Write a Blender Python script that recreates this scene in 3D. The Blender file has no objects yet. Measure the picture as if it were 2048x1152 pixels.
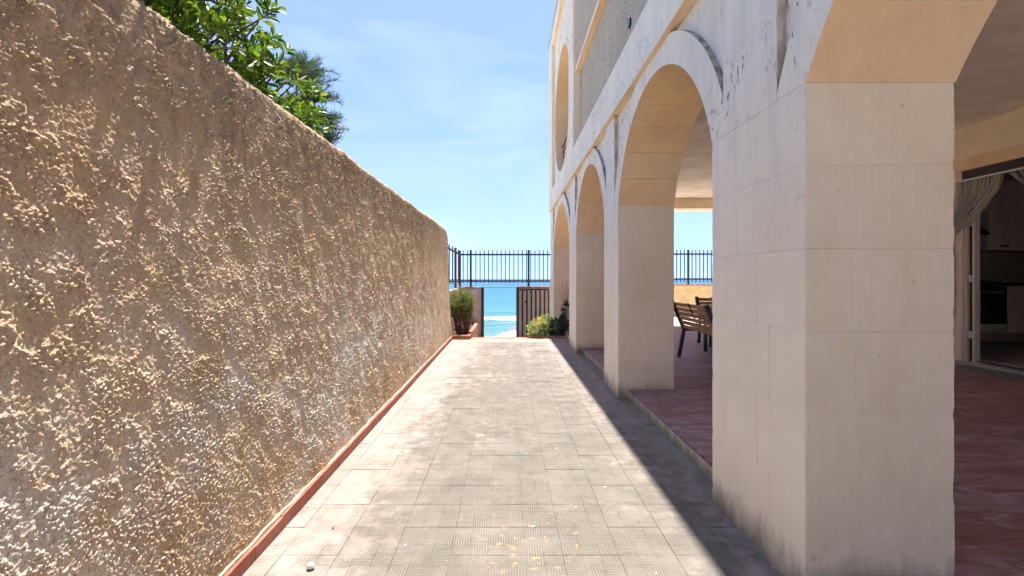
import bpy, bmesh, math, random
import numpy as np
from mathutils import Vector, Matrix

random.seed(7); RNG = np.random.default_rng(7)
SC = bpy.context.scene
COL = SC.collection
S = 0.8667            # everything is laid out with the eye at 1.5 units, then brought to real size

# ------------------------------------------------------------------ camera
cam_d = bpy.data.cameras.new('camera'); cam = bpy.data.objects.new('camera', cam_d); COL.objects.link(cam)
cam.location = (0, 0, 1.5 * S); cam.rotation_euler = (math.radians(90), 0, 0)
cam_d.sensor_width = 36; cam_d.lens = 36 * 1000 / 2048
cam_d.shift_x = 11 / 2048; cam_d.shift_y = -18 / 2048
cam_d.clip_start = 0.05; cam_d.clip_end = 60000
SC.camera = cam

# ------------------------------------------------------------------ sky and sun
EL = math.radians(72); AZ = math.radians(5.0)       # azimuth measured from +Y towards +X
W = bpy.data.worlds.new('World'); SC.world = W; W.use_nodes = True
wn = W.node_tree; wn.nodes.clear()
w_out = wn.nodes.new('ShaderNodeOutputWorld'); w_bg = wn.nodes.new('ShaderNodeBackground')
sky = wn.nodes.new('ShaderNodeTexSky'); sky.sky_type = 'NISHITA'; sky.sun_disc = False
sky.sun_elevation = EL; sky.sun_rotation = AZ
sky.air_density = 1.0; sky.dust_density = 0.4; sky.ozone_density = 1.0
w_tc = wn.nodes.new('ShaderNodeTexCoord')
w_map = wn.nodes.new('ShaderNodeMapping'); w_map.inputs['Scale'].default_value = (0.9, 0.9, 3.2)
w_map.inputs['Rotation'].default_value = (0, math.radians(24), 0)
w_sep = wn.nodes.new('ShaderNodeSeparateXYZ'); w_cmb = wn.nodes.new('ShaderNodeCombineXYZ'); w_z = wn.nodes.new('ShaderNodeMapRange')
w_z.inputs[1].default_value = 0.0; w_z.inputs[2].default_value = 1.0; w_z.inputs[3].default_value = 0.17; w_z.inputs[4].default_value = 1.0   # clear dry air: no thick brown layer at the horizon
w_no = wn.nodes.new('ShaderNodeTexNoise'); w_no.inputs['Scale'].default_value = 2.1
w_no.inputs['Detail'].default_value = 6; w_no.inputs['Roughness'].default_value = 0.55; w_no.inputs['Distortion'].default_value = 0.7
w_r = wn.nodes.new('ShaderNodeMapRange'); w_r.inputs[1].default_value = 0.45; w_r.inputs[2].default_value = 0.85
w_r.inputs[3].default_value = 0.0; w_r.inputs[4].default_value = 0.45
w_mix = wn.nodes.new('ShaderNodeMix'); w_mix.data_type = 'RGBA'
w_mix.inputs[7].default_value = (4.4, 4.9, 5.3, 1)
L = wn.links.new
L(w_tc.outputs['Generated'], w_sep.inputs[0]); L(w_sep.outputs[0], w_cmb.inputs[0]); L(w_sep.outputs[1], w_cmb.inputs[1])
L(w_sep.outputs[2], w_z.inputs[0]); L(w_z.outputs[0], w_cmb.inputs[2]); L(w_cmb.outputs[0], sky.inputs[0])
L(w_tc.outputs['Generated'], w_map.inputs[0]); L(w_map.outputs[0], w_no.inputs['Vector'])
w_tint = wn.nodes.new('ShaderNodeMix'); w_tint.data_type = 'RGBA'; w_tint.blend_type = 'MULTIPLY'; w_tint.inputs[0].default_value = 1.0; w_tint.inputs[7].default_value = (0.88, 0.885, 1.02, 1)
L(sky.outputs[0], w_tint.inputs[6])
L(w_no.outputs[0], w_r.inputs[0]); L(w_r.outputs[0], w_mix.inputs[0]); L(w_tint.outputs[2], w_mix.inputs[6])
L(w_mix.outputs[2], w_bg.inputs[0]); L(w_bg.outputs[0], w_out.inputs[0])
w_bg.inputs[1].default_value = 0.0575
sun_d = bpy.data.lights.new('sun', 'SUN'); sun = bpy.data.objects.new('sun', sun_d); COL.objects.link(sun)
sun_d.energy = 2.9; sun_d.angle = math.radians(0.5); sun_d.color = (1.0, 0.95, 0.87)
to_sun = Vector((math.sin(AZ) * math.cos(EL), math.cos(AZ) * math.cos(EL), math.sin(EL)))
sun.rotation_euler = to_sun.to_track_quat('Z', 'Y').to_euler()
SC.view_settings.view_transform = 'Standard'; SC.view_settings.look = 'None'
SC.view_settings.exposure = 2.2; SC.view_settings.gamma = 1.0; SC.view_settings.use_curve_mapping = False
SC.cycles.use_denoising = True
SC.cycles.max_bounces = 8; SC.cycles.diffuse_bounces = 5; SC.cycles.glossy_bounces = 2; SC.cycles.transmission_bounces = 3
SC.cycles.use_adaptive_sampling = True; SC.cycles.adaptive_threshold = 0.03; SC.cycles.adaptive_min_samples = 12

# ------------------------------------------------------------------ node helpers
class NB:
    """small builder round a material's node tree"""
    def __init__(s, name):
        s.m = bpy.data.materials.new(name); s.m.use_nodes = True
        s.t = s.m.node_tree; s.t.nodes.clear()
        s.out = s.t.nodes.new('ShaderNodeOutputMaterial')
        s.p = s.t.nodes.new('ShaderNodeBsdfPrincipled'); s.link(s.p.outputs[0], s.out.inputs[0])
        s._tc = None
    def link(s, a, b): s.t.links.new(a, b)
    def put(s, sock, v):
        if v is None: return
        if isinstance(v, bpy.types.NodeSocket): s.link(v, sock)
        elif isinstance(v, (tuple, list)) and len(v) == 3 and sock.type == 'RGBA': sock.default_value = (*v, 1)
        else: sock.default_value = v
    def obj(s):
        if s._tc is None: s._tc = s.t.nodes.new('ShaderNodeTexCoord')
        return s._tc.outputs['Object']
    def pos(s): return s.t.nodes.new('ShaderNodeNewGeometry').outputs['Position']
    def nor(s): return s.t.nodes.new('ShaderNodeNewGeometry').outputs['Normal']
    def island(s): return s.t.nodes.new('ShaderNodeNewGeometry').outputs['Random Per Island']
    def rnd(s): return s.t.nodes.new('ShaderNodeObjectInfo').outputs['Random']
    def mapv(s, v, scale=(1, 1, 1), loc=(0, 0, 0), rot=(0, 0, 0)):
        n = s.t.nodes.new('ShaderNodeMapping'); s.link(v, n.inputs[0])
        n.inputs[1].default_value = loc; n.inputs[2].default_value = rot; n.inputs[3].default_value = scale
        return n.outputs[0]
    def noise(s, v, scale, detail=4, rough=0.55, dist=0.0, color=False):
        n = s.t.nodes.new('ShaderNodeTexNoise'); s.link(v, n.inputs['Vector'])
        n.inputs['Scale'].default_value = scale; n.inputs['Detail'].default_value = min(detail, 4)
        n.inputs['Roughness'].default_value = rough; n.inputs['Distortion'].default_value = dist
        return n.outputs[1 if color else 0]
    def voro(s, v, scale, feature='F1', out=0, rnd=1.0):
        n = s.t.nodes.new('ShaderNodeTexVoronoi'); s.link(v, n.inputs['Vector']); n.feature = feature
        n.inputs['Scale'].default_value = scale; n.inputs['Randomness'].default_value = rnd
        return n.outputs[out]
    def wave(s, v, scale, dist=2.0, detail=2, dscale=1.0, rot='X', prof='SIN'):
        n = s.t.nodes.new('ShaderNodeTexWave'); s.link(v, n.inputs['Vector']); n.bands_direction = rot; n.wave_profile = prof
        n.inputs['Scale'].default_value = scale; n.inputs['Distortion'].default_value = dist
        n.inputs['Detail'].default_value = detail; n.inputs['Detail Scale'].default_value = dscale
        return n.outputs[1]
    def rng(s, v, a, b, c=0.0, d=1.0, smooth=False):
        n = s.t.nodes.new('ShaderNodeMapRange'); s.put(n.inputs[0], v)
        if smooth: n.interpolation_type = 'SMOOTHSTEP'
        for i, x in enumerate((a, b, c, d)): n.inputs[i + 1].default_value = x
        return n.outputs[0]
    def math(s, op, a, b=None, c=None):
        n = s.t.nodes.new('ShaderNodeMath'); n.operation = op
        s.put(n.inputs[0], a); s.put(n.inputs[1], b); s.put(n.inputs[2], c)
        return n.outputs[0]
    def mul(s, a, b): return s.math('MULTIPLY', a, b)
    def add(s, a, b): return s.math('ADD', a, b)
    def mix(s, f, a, b, mode='MIX'):
        n = s.t.nodes.new('ShaderNodeMix'); n.data_type = 'RGBA'; n.blend_type = mode
        s.put(n.inputs[0], f); s.put(n.inputs[6], a); s.put(n.inputs[7], b)
        return n.outputs[2]
    def ramp(s, v, stops):
        n = s.t.nodes.new('ShaderNodeValToRGB'); s.link(v, n.inputs[0]); e = n.color_ramp.elements
        while len(e) < len(stops): e.new(0.5)
        for el, (p, c) in zip(e, stops): el.position = p; el.color = (*c, 1)
        return n.outputs[0]
    def sep(s, v):
        n = s.t.nodes.new('ShaderNodeSeparateXYZ'); s.link(v, n.inputs[0]); return n.outputs
    def bump(s, h, strength=0.5, dist=0.01, nrm=None):
        n = s.t.nodes.new('ShaderNodeBump'); s.link(h, n.inputs['Height'])
        n.inputs['Strength'].default_value = strength; n.inputs['Distance'].default_value = dist
        if nrm is not None: s.link(nrm, n.inputs['Normal'])
        return n.outputs[0]
    def done(s, color=None, rough=0.8, normal=None, metallic=None, spec=None):
        s.put(s.p.inputs['Base Color'], color); s.put(s.p.inputs['Roughness'], rough)
        if normal is not None: s.link(normal, s.p.inputs['Normal'])
        if metallic is not None: s.p.inputs['Metallic'].default_value = metallic
        if spec is not None: s.p.inputs['Specular IOR Level'].default_value = spec
        return s.m

def plain(name, c, rough=0.7, var=0.12, scale=6.0, bump=0.15, bscale=60, metallic=None, dist=0.004, spec=None):
    b = NB(name); o = b.obj()
    n1 = b.noise(o, scale, 5); n2 = b.noise(o, bscale, 3)
    f = b.rng(n1, 0.3, 0.7, 1 - var, 1 + var)
    col = b.mix(1.0, c, b.mix(f, (0, 0, 0), (1, 1, 1)), 'MULTIPLY')
    lo = tuple(max(0, x * (1 - var)) for x in c); hi = tuple(min(1, x * (1 + var)) for x in c)
    col = b.mix(b.rng(n1, 0.3, 0.7), lo, hi)
    r = b.rng(n2, 0.3, 0.7, max(0.02, rough - 0.08), min(1, rough + 0.08))
    return b.done(col, r, b.bump(n2, bump, dist), metallic, spec)

def mat_stone(name, base, warm=(0.50, 0.40, 0.30), fleck=0.0, vein=0.25, damp=True, mottle=0.35):
    b = NB(name); o = b.obj(); z = b.sep(o)[2]; y = b.sep(o)[1]
    big = b.noise(o, 1.3, 5, 0.6); mid = b.noise(o, 6, 5, 0.6)
    fine = b.noise(b.mapv(o, (1, 1, 0.25)), 70, 4, 0.65)
    col = b.mix(b.rng(big, 0.3, 0.72), base, tuple(x * 0.88 for x in warm))
    col = b.mix(b.rng(mid, 0.35, 0.75, 0, 0.28), col, tuple(min(1, x * 1.2) for x in base))
    # saw and bedding streaks
    st = b.noise(b.mapv(o, (14, 14, 0.7)), 3.0, 4, 0.6)
    col = b.mix(b.rng(st, 0.4, 0.75, 0, 0.22), col, tuple(x * 0.74 for x in base))
    # curved bedding veins, thin pale lines whose course changes from block to block
    off = b.t.nodes.new('ShaderNodeVectorMath'); off.operation = 'ADD'
    comb = b.t.nodes.new('ShaderNodeCombineXYZ'); b.link(b.mul(b.rnd(), 9.0), comb.inputs[2]); b.link(b.mul(b.rnd(), 5.0), comb.inputs[0])
    b.link(o, off.inputs[0]); b.link(comb.outputs[0], off.inputs[1])
    wv = b.wave(b.mapv(off.outputs[0], (0.5, 0.5, 1.0), rot=(0.25, 0.5, 0)), 2.2, 5.5, 2.5, 0.7, 'Z')
    line = b.rng(wv, 0.93, 0.995, 0, 1)
    line = b.mul(line, b.rng(b.noise(o, 2.3, 3), 0.45, 0.65))
    col = b.mix(b.mul(line, vein), col, (0.88, 0.82, 0.74))
    ln2 = b.mul(b.rng(wv, 0.06, 0.0, 0, 1), b.rng(b.noise(o, 3.1, 3), 0.45, 0.65))
    col = b.mix(b.mul(ln2, vein * 0.35), col, (0.62, 0.50, 0.37))
    # block to block tone
    col = b.mix(b.rng(b.rnd(), 0, 1, 0.0, 0.25), col, (0.68, 0.57, 0.44))
    blot = b.noise(b.mapv(o, (1, 1, 0.7)), 2.6, 4, 0.65, 0.5); col = b.mix(b.rng(blot, 0.48, 0.72, 0, mottle), col, tuple(x * f_ for x, f_ in zip(base, (0.80, 0.72, 0.62))))
    # pock marks and chips
    pk = b.rng(b.noise(o, 38, 3, 0.5), 0.70, 0.77); pk = b.mul(pk, b.rng(b.noise(o, 3.7, 2), 0.52, 0.66))
    col = b.mix(b.mul(pk, 0.75), col, (0.20, 0.145, 0.10))
    if fleck:
        nx = b.sep(b.nor())[0]
        ex = b.rng(nx, -0.6, -0.9)                                   # only the face turned to the weather; the pale mix paints in its extra light
        col = b.mix(b.mul(ex, b.rng(b.noise(o, 2.0, 3), 0.3, 0.7, 0.5, 0.85)), col, (0.94, 0.89, 0.76))
        f1 = b.rng(b.noise(b.mapv(o, (1, 1.5, 0.75)), 15, 6, 0.75, 0.4), 0.555, 0.64)
        f2 = b.rng(b.noise(o, 1.7, 3), 0.48, 0.60)
        hi = b.rng(z, 1.6, 2.6)
        col = b.mix(b.mul(b.mul(b.mul(f1, f2), b.mul(ex, hi)), fleck), col, (0.085, 0.078, 0.07))
        gr = b.rng(b.noise(b.mapv(o, (1, 4, 0.35)), 2.6, 5, 0.6), 0.42, 0.75, 0, 0.33)
        col = b.mix(b.mul(b.mul(gr, ex), hi), col, (0.50, 0.50, 0.49))
    if damp:
        d = b.rng(b.add(z, b.mul(b.noise(b.mapv(o, (1, 1, 0.4)), 9, 5, 0.65), -0.30)), 0.06, -0.13)
        col = b.mix(b.mul(d, 0.72), col, (0.12, 0.105, 0.075))
        d2 = b.rng(b.noise(o, 14, 4, 0.6), 0.62, 0.7); d3 = b.rng(z, 0.32, 0.05)
        col = b.mix(b.mul(b.mul(d2, d3), 0.7), col, (0.30, 0.19, 0.10))
    h = b.add(b.mul(fine, 0.35), b.add(b.mul(mid, 0.5), b.mul(pk, -0.9)))
    return b.done(col, b.rng(fine, 0.3, 0.7, 0.78, 0.95), b.bump(h, 0.35, 0.006), spec=0.3)

def mat_wall():
    b = NB('brown_stucco'); o = b.obj(); _x, y, z = b.sep(o)
    n = b.noise(o, 1.1, 5, 0.6); n2 = b.noise(o, 4.5, 5, 0.6); f = b.noise(o, 120, 3, 0.7)
    col = b.mix(b.rng(n, 0.38, 0.62), (0.84, 0.635, 0.44), (0.72, 0.49, 0.30))
    col = b.mix(b.rng(n2, 0.4, 0.7, 0, 0.6), col, (0.88, 0.71, 0.53))
    # vertical rain streaks, grey lichen under the coping
    st = b.noise(b.mapv(o, (1, 3.2, 0.28)), 1.7, 5, 0.62)
    col = b.mix(b.rng(st, 0.48, 0.72, 0, 0.6), col, (0.60, 0.41, 0.255))
    top = b.rng(b.add(z, b.mul(st, 1.3)), 2.5, 3.15)
    gl = b.mul(top, b.rng(b.noise(o, 13, 5, 0.7), 0.38, 0.62))
    col = b.mix(b.mul(gl, 0.8), col, (0.33, 0.27, 0.215))
    # pale salt bloom low on the wall, with sunlit specks painted in
    low = b.mul(b.rng(b.add(z, b.mul(n, -1.6)), 1.2, -0.1), b.rng(b.add(b.mul(b.noise(o, 2.6, 5, 0.65), 0.6), b.mul(b.noise(o, 30, 4, 0.7), 0.4)), 0.44, 0.58))
    col = b.mix(b.mul(low, 0.8), col, (0.90, 0.85, 0.78))
    ft = b.mul(b.rng(z, 0.55, 0.08), b.rng(b.noise(o, 3.3, 4), 0.4, 0.6))
    col = b.mix(b.mul(ft, 0.55), col, (0.50, 0.30, 0.14))
    pit = b.rng(b.noise(o, 75, 3, 0.65), 0.36, 0.47, 1, 0)
    col = b.mix(b.mul(pit, 0.5), col, (0.34, 0.23, 0.15))
    f2 = b.noise(o, 210, 3, 0.75)
    return b.done(col, 1.0, b.bump(b.add(f, b.mul(f2, 0.8)), 1.0, 0.008), spec=0.0)

def mat_tile(name, kind):
    b = NB(name); o = b.obj(); x, y, _z = b.sep(o); P = b.pos()
    if kind == 'joined':                       # several tiles in one sheet: cut the sheet into tiles first
        x = b.math('SUBTRACT', b.math('FLOORED_MODULO', x, 0.3057), 0.1528); y = b.math('SUBTRACT', b.math('FLOORED_MODULO', y, 0.306), 0.153)
    c = 0.1019
    u = b.math('DIVIDE', b.add(x, 1.5 * c), c); v = b.math('DIVIDE', b.add(y, 1.5 * c), c)
    par = b.math('FLOORED_MODULO', b.add(b.math('FLOOR', u), b.math('FLOOR', v)), 2.0)
    par = b.math('ROUND', par)
    w = b.add(b.mul(u, par), b.mul(v, b.math('SUBTRACT', 1.0, par)))
    wv = b.math('SINE', b.mul(w, 2 * math.pi * 7)); rib = b.rng(wv, -0.4, 0.5)
    e1 = b.math('ABSOLUTE', b.math('SUBTRACT', b.math('FRACT', u), 0.5)); e2 = b.math('ABSOLUTE', b.math('SUBTRACT', b.math('FRACT', v), 0.5))
    edge = b.rng(b.math('MAXIMUM', e1, e2), 0.455, 0.49)
    groove = b.math('MAXIMUM', b.math('SUBTRACT', 1.0, rib), edge)
    if kind != 'red':
        px_, py_, pz_ = b.sep(P)
        n1 = b.noise(P, 1.3, 5, 0.62); n2 = b.noise(P, 7.5, 6, 0.66); n3 = b.noise(P, 42, 4, 0.6)
        side = b.rng(b.math('ABSOLUTE', b.add(px_, -0.12)), 0.55, 1.15, 0.12, -0.16)   # traffic dirt down the middle; paler margins paint in glare off the wall
        side = b.add(side, b.rng(py_, 2.0, 10.0, 0.05, -0.10))
        dirt = b.rng(b.add(b.add(b.mul(n1, 0.55), b.mul(n2, 0.45)), side), 0.43, 0.57)
        clean = b.mix(b.rnd(), (0.325, 0.278, 0.245), (0.285, 0.226, 0.198))
        clean = b.mix(b.rng(b.noise(P, 3.0, 3), 0.62, 0.74, 0, 0.45), clean, (0.36, 0.215, 0.18))
        grey = b.mix(b.rng(b.noise(P, 2.2, 4), 0.35, 0.65), (0.195, 0.174, 0.15), (0.14, 0.124, 0.104))
        col = b.mix(b.mul(dirt, 0.85), clean, grey)
        bl = b.rng(b.noise(P, 4.2, 4, 0.7, 0.6), 0.52, 0.66); col = b.mix(b.mul(b.mul(bl, b.rng(side, -0.15, 0.1)), 0.6), col, (0.12, 0.112, 0.095))
        wear = b.rng(b.noise(P, 5.0, 4, 0.6), 0.38, 0.62); gd = b.mul(b.mul(groove, b.rng(b.add(n2, side), 0.30, 0.62, 0.10, 0.9)), b.rng(wear, 0, 1, 0.40, 1.0))
        col = b.mix(gd, col, (0.095, 0.085, 0.068))
        sp = b.rng(n3, 0.60, 0.70); col = b.mix(b.mul(b.mul(sp, dirt), 0.65), col, (0.13, 0.11, 0.085))
        pale = b.rng(b.noise(P, 17, 3, 0.5), 0.725, 0.75); col = b.mix(b.mul(pale, 0.6), col, (0.78, 0.74, 0.68))
        # yellow lichen, one patch of floor
        dx = b.add(px_, -0.13); dy = b.add(py_, -2.45)
        d = b.math('SQRT', b.add(b.mul(dx, dx), b.mul(b.mul(dy, dy), 0.8)))
        ly = b.mul(b.rng(d, 0.42, 0.10), b.rng(b.noise(P, 19, 4, 0.65), 0.58, 0.66))
        col = b.mix(b.mul(ly, 0.8), col, (0.42, 0.28, 0.09))
        rough = b.rng(n2, 0.3, 0.7, 0.78, 0.95)
        h = b.add(b.mul(groove, -0.8), b.mul(n3, 0.5))
        return b.done(col, rough, b.bump(h, 0.5, 0.004), spec=0.3)
    n1 = b.noise(P, 1.4, 5, 0.6)
    sw = b.noise(b.mapv(P, (0.9, 2.4, 1), rot=(0, 0, 0.35)), 2.4, 5, 0.65, 1.4)       # mop swirls
    col = b.mix(b.rnd(), (0.29, 0.12, 0.118), (0.335, 0.15, 0.142))
    col = b.mix(b.rng(n1, 0.4, 0.7, 0, 0.5), col, (0.26, 0.12, 0.11))
    col = b.mix(b.rng(sw, 0.46, 0.62, 0, 0.85), col, (0.52, 0.38, 0.42))
    sw2 = b.noise(b.mapv(P, (1.2, 5.0, 1), rot=(0, 0, 0.4)), 3.0, 4, 0.65, 0.8); col = b.mix(b.rng(sw2, 0.50, 0.68, 0, 0.45), col, (0.50, 0.40, 0.42))
    col = b.mix(b.mul(groove, 0.45), col, (0.10, 0.045, 0.04))
    h = b.add(b.mul(groove, -0.8), b.mul(b.noise(P, 40, 3), 0.3))
    return b.done(col, b.rng(sw, 0.35, 0.7, 0.42, 0.72), b.bump(h, 0.4, 0.003), spec=0.4)

def mat_rough_grey():
    b = NB('grey_roughcast'); o = b.obj()
    n = b.noise(b.mapv(o, (1, 2.0, 0.35)), 2.4, 5, 0.6); f = b.noise(o, 42, 4, 0.7); g = b.noise(o, 18, 4, 0.65)
    col = b.mix(b.rng(n, 0.3, 0.72), (0.68, 0.585, 0.44), (0.54, 0.46, 0.345))
    col = b.mix(b.rng(f, 0.36, 0.56, 0.8, 0), col, (0.20, 0.19, 0.17))
    return b.done(col, 0.95, b.bump(b.add(f, g), 0.9, 0.012), spec=0.2)

def mat_wood(name, a, c, axis_scale=(2, 14, 14), rough=0.6):
    b = NB(name); o = b.obj()
    n = b.noise(b.mapv(o, axis_scale), 3.2, 5, 0.6, 0.8); f = b.noise(b.mapv(o, tuple(x * 4 for x in axis_scale)), 6, 3, 0.6)
    col = b.mix(b.rng(n, 0.3, 0.7), a, c); col = b.mix(b.rng(b.rnd(), 0, 1, 0, 0.35), col, tuple(x * 0.62 for x in a))
    col = b.mix(b.rng(f, 0.45, 0.7, 0, 0.4), col, tuple(x * 0.5 for x in a))
    return b.done(col, rough, b.bump(f, 0.3, 0.002))

def mat_leaf(name, a, c, d=None, trans=0.35, rough=0.45, spec=0.5):
    b = NB(name); r = b.island(); o = b.obj()
    stops = [(0.0, a), (0.75, c)] + ([(1.0, d)] if d else [])
    col = b.ramp(r, stops); col = b.mix(b.rng(b.noise(o, 2.5, 3), 0.35, 0.7, 0, 0.5), col, tuple(x * 0.7 for x in a))
    b.done(col, rough, spec=spec)
    t = b.t.nodes.new('ShaderNodeBsdfTranslucent'); b.link(b.mix(1.0, col, (1.5, 1.5, 0.7), 'MULTIPLY'), t.inputs[0])
    m = b.t.nodes.new('ShaderNodeMixShader'); m.inputs[0].default_value = trans
    b.link(b.p.outputs[0], m.inputs[1]); b.link(t.outputs[0], m.inputs[2]); b.link(m.outputs[0], b.out.inputs[0])
    return b.m

def mat_sea():
    b = NB('sea_water'); o = b.obj(); x, y, z = b.sep(o)
    d = b.math('LOGARITHM', b.math('MAXIMUM', y, 1.0), 10.0)
    t = b.rng(b.add(d, b.mul(b.noise(b.mapv(o, (0.02, 0.07, 1)), 1.0, 4), 0.22)), 1.65, 3.3)
    col = b.ramp(t, [(0.0, (0.13, 0.225, 0.215)), (0.12, (0.08, 0.195, 0.195)), (0.26, (0.026, 0.145, 0.16)), (0.48, (0.006, 0.11, 0.15)), (0.80, (0.008, 0.075, 0.135)), (1.0, (0.008, 0.05, 0.105))])
    rip = b.noise(b.mapv(o, (0.22, 0.8, 1)), 1.0, 6, 0.62, 0.3)
    rip2 = b.noise(b.mapv(o, (0.05, 0.22, 1)), 1.0, 5, 0.6)
    col = b.mix(b.rng(rip, 0.42, 0.7, 0, 0.45), col, (0.005, 0.065, 0.11))
    # foam: the breaker line, a wash behind it, and white caps painting in sun sparkle
    wob = b.mul(b.math('SUBTRACT', b.noise(b.mapv(o, (0.09, 0.02, 1)), 1.0, 4), 0.5), 5.0)
    yy = b.add(y, wob)
    line = b.mul(b.rng(yy, 54.6, 55.4), b.rng(yy, 57.8, 56.4)); fo = b.noise(b.mapv(o, (0.5, 0.9, 1)), 1.6, 5, 0.65)
    foam = b.mul(b.mul(line, 0.85), b.rng(b.add(fo, b.mul(line, 0.22)), 0.52, 0.66))
    wash = b.mul(b.rng(yy, 54.0, 50.5), b.rng(fo, 0.58, 0.70, 0, 0.6)); wash = b.mul(wash, b.rng(yy, 40.0, 47.0, 0.45, 1.0))
    cap = b.rng(b.noise(b.mapv(o, (0.30, 0.10, 1)), 1.3, 5, 0.68), 0.685, 0.72); cap = b.mul(cap, b.rng(y, 60, 75))
    fm = b.math('MAXIMUM', b.math('MAXIMUM', foam, wash), cap)
    col = b.mix(fm, col, (0.38, 0.41, 0.42))
    return b.done(col, b.rng(fm, 0, 1, 0.22, 0.7), b.bump(b.add(rip, b.mul(rip2, 2)), 0.8, 0.35), spec=0.05)

M = {}
M['wall'] = mat_wall()
M['stone'] = mat_stone('cream_limestone', (0.88, 0.755, 0.56), warm=(0.92, 0.77, 0.53), fleck=0.9, vein=0.3)
M['stone_ochre_bounce'] = mat_stone('ochre_bounce_limestone', (0.95, 0.69, 0.42), warm=(0.95, 0.66, 0.37), vein=0.12, damp=False, mottle=0.6)  # ochre lintel stone; undersides and reveals use it to paint in warm bounce
M['lichen'] = plain('grey_lichen_stone', (0.38, 0.34, 0.29), 0.95, 0.7, 14, 0.7, 60)
M['bounce_pale'] = plain('pale_bounce_ground', (0.55, 0.48, 0.38), 0.95, 0.15, 3, 0.5, 60)
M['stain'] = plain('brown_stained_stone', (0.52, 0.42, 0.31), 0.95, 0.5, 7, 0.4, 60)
M['mortar'] = plain('lime_mortar', (0.62, 0.52, 0.41), 0.95, 0.2, 9, 0.4, 80)
M['grey'] = mat_rough_grey()
M['tile'] = mat_tile('faded_pink_tile', 'court')
M['tile_joined'] = mat_tile('faded_pink_tile_sheet', 'joined')
M['tile_red'] = mat_tile('dark_red_tile', 'red')
M['concrete'] = plain('dirty_grout', (0.24, 0.215, 0.175), 0.95, 0.3, 5, 0.5, 40)
def _skirt():
    b = NB('terracotta_skirting'); o = b.obj(); z = b.sep(o)[2]
    col = b.mix(b.rnd(), (0.34, 0.095, 0.06), (0.42, 0.14, 0.09)); col = b.mix(b.rng(b.noise(o, 9, 4, 0.65), 0.5, 0.7, 0, 0.6), col, (0.46, 0.22, 0.155))
    d = b.rng(b.add(z, b.mul(b.noise(o, 22, 4, 0.65), -0.05)), 0.012, -0.02); col = b.mix(b.mul(d, 0.8), col, (0.20, 0.13, 0.09))
    return b.done(col, 0.7, b.bump(b.noise(o, 60, 3), 0.3, 0.003), spec=0.3)
M['redpaint'] = _skirt()
M['cream_and_lit_edge'] = plain('cream_render_lit_edge', (0.48, 0.39, 0.30), 0.9, 0.2, 14, 0.6, 60)  # cream for wall and coping; also paints in the skirting's sunlit edge
M['terracotta'] = plain('terracotta_brick', (0.42, 0.17, 0.10), 0.85, 0.3, 16, 0.6, 60)
M['brown_iron'] = plain('brown_painted_iron', (0.045, 0.032, 0.030), 0.45, 0.25, 12, 0.15, 90)
M['blue_iron'] = plain('slate_painted_iron', (0.022, 0.028, 0.038), 0.4, 0.2, 12, 0.15, 90)
M['rust_iron'] = plain('rusty_iron', (0.10, 0.04, 0.03), 0.7, 0.4, 20, 0.3, 90)
M['taupe'] = plain('taupe_render', (0.62, 0.52, 0.44), 0.92, 0.14, 4, 0.5, 70)
M['ochre'] = plain('ochre_render', (0.78, 0.57, 0.31), 0.92, 0.18, 3, 0.5, 60)
M['ceiling'] = plain('dull_cream_plaster', (0.84, 0.74, 0.64), 0.9, 0.14, 2.2, 0.3, 8, dist=0.01)
M['house'] = plain('cream_house_wall', (0.88, 0.72, 0.53), 0.9, 0.08, 3, 0.3, 40)
M['white'] = plain('off_white_lacquer', (0.82, 0.77, 0.70), 0.5, 0.05, 4, 0.05, 60)
M['frame'] = plain('cream_door_frame', (0.66, 0.55, 0.42), 0.5, 0.06, 5, 0.08, 60)
M['dark'] = plain('black_enamel', (0.010, 0.010, 0.012), 0.25, 0.2, 5, 0.03, 60)
M['dkwood'] = mat_wood('dark_shutter_wood', (0.05, 0.028, 0.022), (0.08, 0.045, 0.035), (14, 2, 14))
M['marble'] = plain('grey_marble_sill', (0.42, 0.37, 0.33), 0.35, 0.18, 9, 0.1, 60)
M['mat'] = plain('coir_mat', (0.17, 0.145, 0.13), 0.98, 0.4, 30, 0.9, 90)
M['soil'] = plain('dry_soil', (0.10, 0.07, 0.045), 0.98, 0.4, 14, 0.9, 40, dist=0.03)
M['sand'] = plain('beach_sand', (0.55, 0.46, 0.34), 0.95, 0.15, 1.2, 0.6, 14)
M['earth'] = plain('garden_earth', (0.20, 0.16, 0.10), 0.98, 0.3, 2, 0.8, 14, dist=0.03)
M['roof'] = plain('roof_slab', (0.34, 0.32, 0.30), 0.9, 0.15, 3, 0.4, 40)
M['slat'] = mat_wood('warm_bench_wood', (0.43, 0.235, 0.12), (0.54, 0.325, 0.18), (14, 2, 14))
M['slat_shaded'] = mat_wood('shaded_chair_wood', (0.30, 0.18, 0.10), (0.38, 0.24, 0.14), (2, 14, 14))  # bench wood darkened to paint in the chair's weaker sun
M['bark'] = plain('grey_bark', (0.13, 0.10, 0.075), 0.95, 0.35, 22, 0.9, 60, dist=0.01)
M['twig'] = plain('dry_twig', (0.16, 0.085, 0.06), 0.95, 0.3, 30, 0.6, 60)
M['leaf'] = mat_leaf('glossy_broad_leaf', (0.035, 0.085, 0.012), (0.12, 0.20, 0.022), (0.26, 0.30, 0.04), 0.4, 0.45, 0.4)
M['needle'] = mat_leaf('blue_green_spray', (0.045, 0.085, 0.065), (0.10, 0.15, 0.11), None, 0.3, 0.7, 0.3)
M['rosemary'] = mat_leaf('grey_green_needles', (0.115, 0.14, 0.058), (0.22, 0.245, 0.11), (0.36, 0.36, 0.20), 0.4, 0.6, 0.3)
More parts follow.
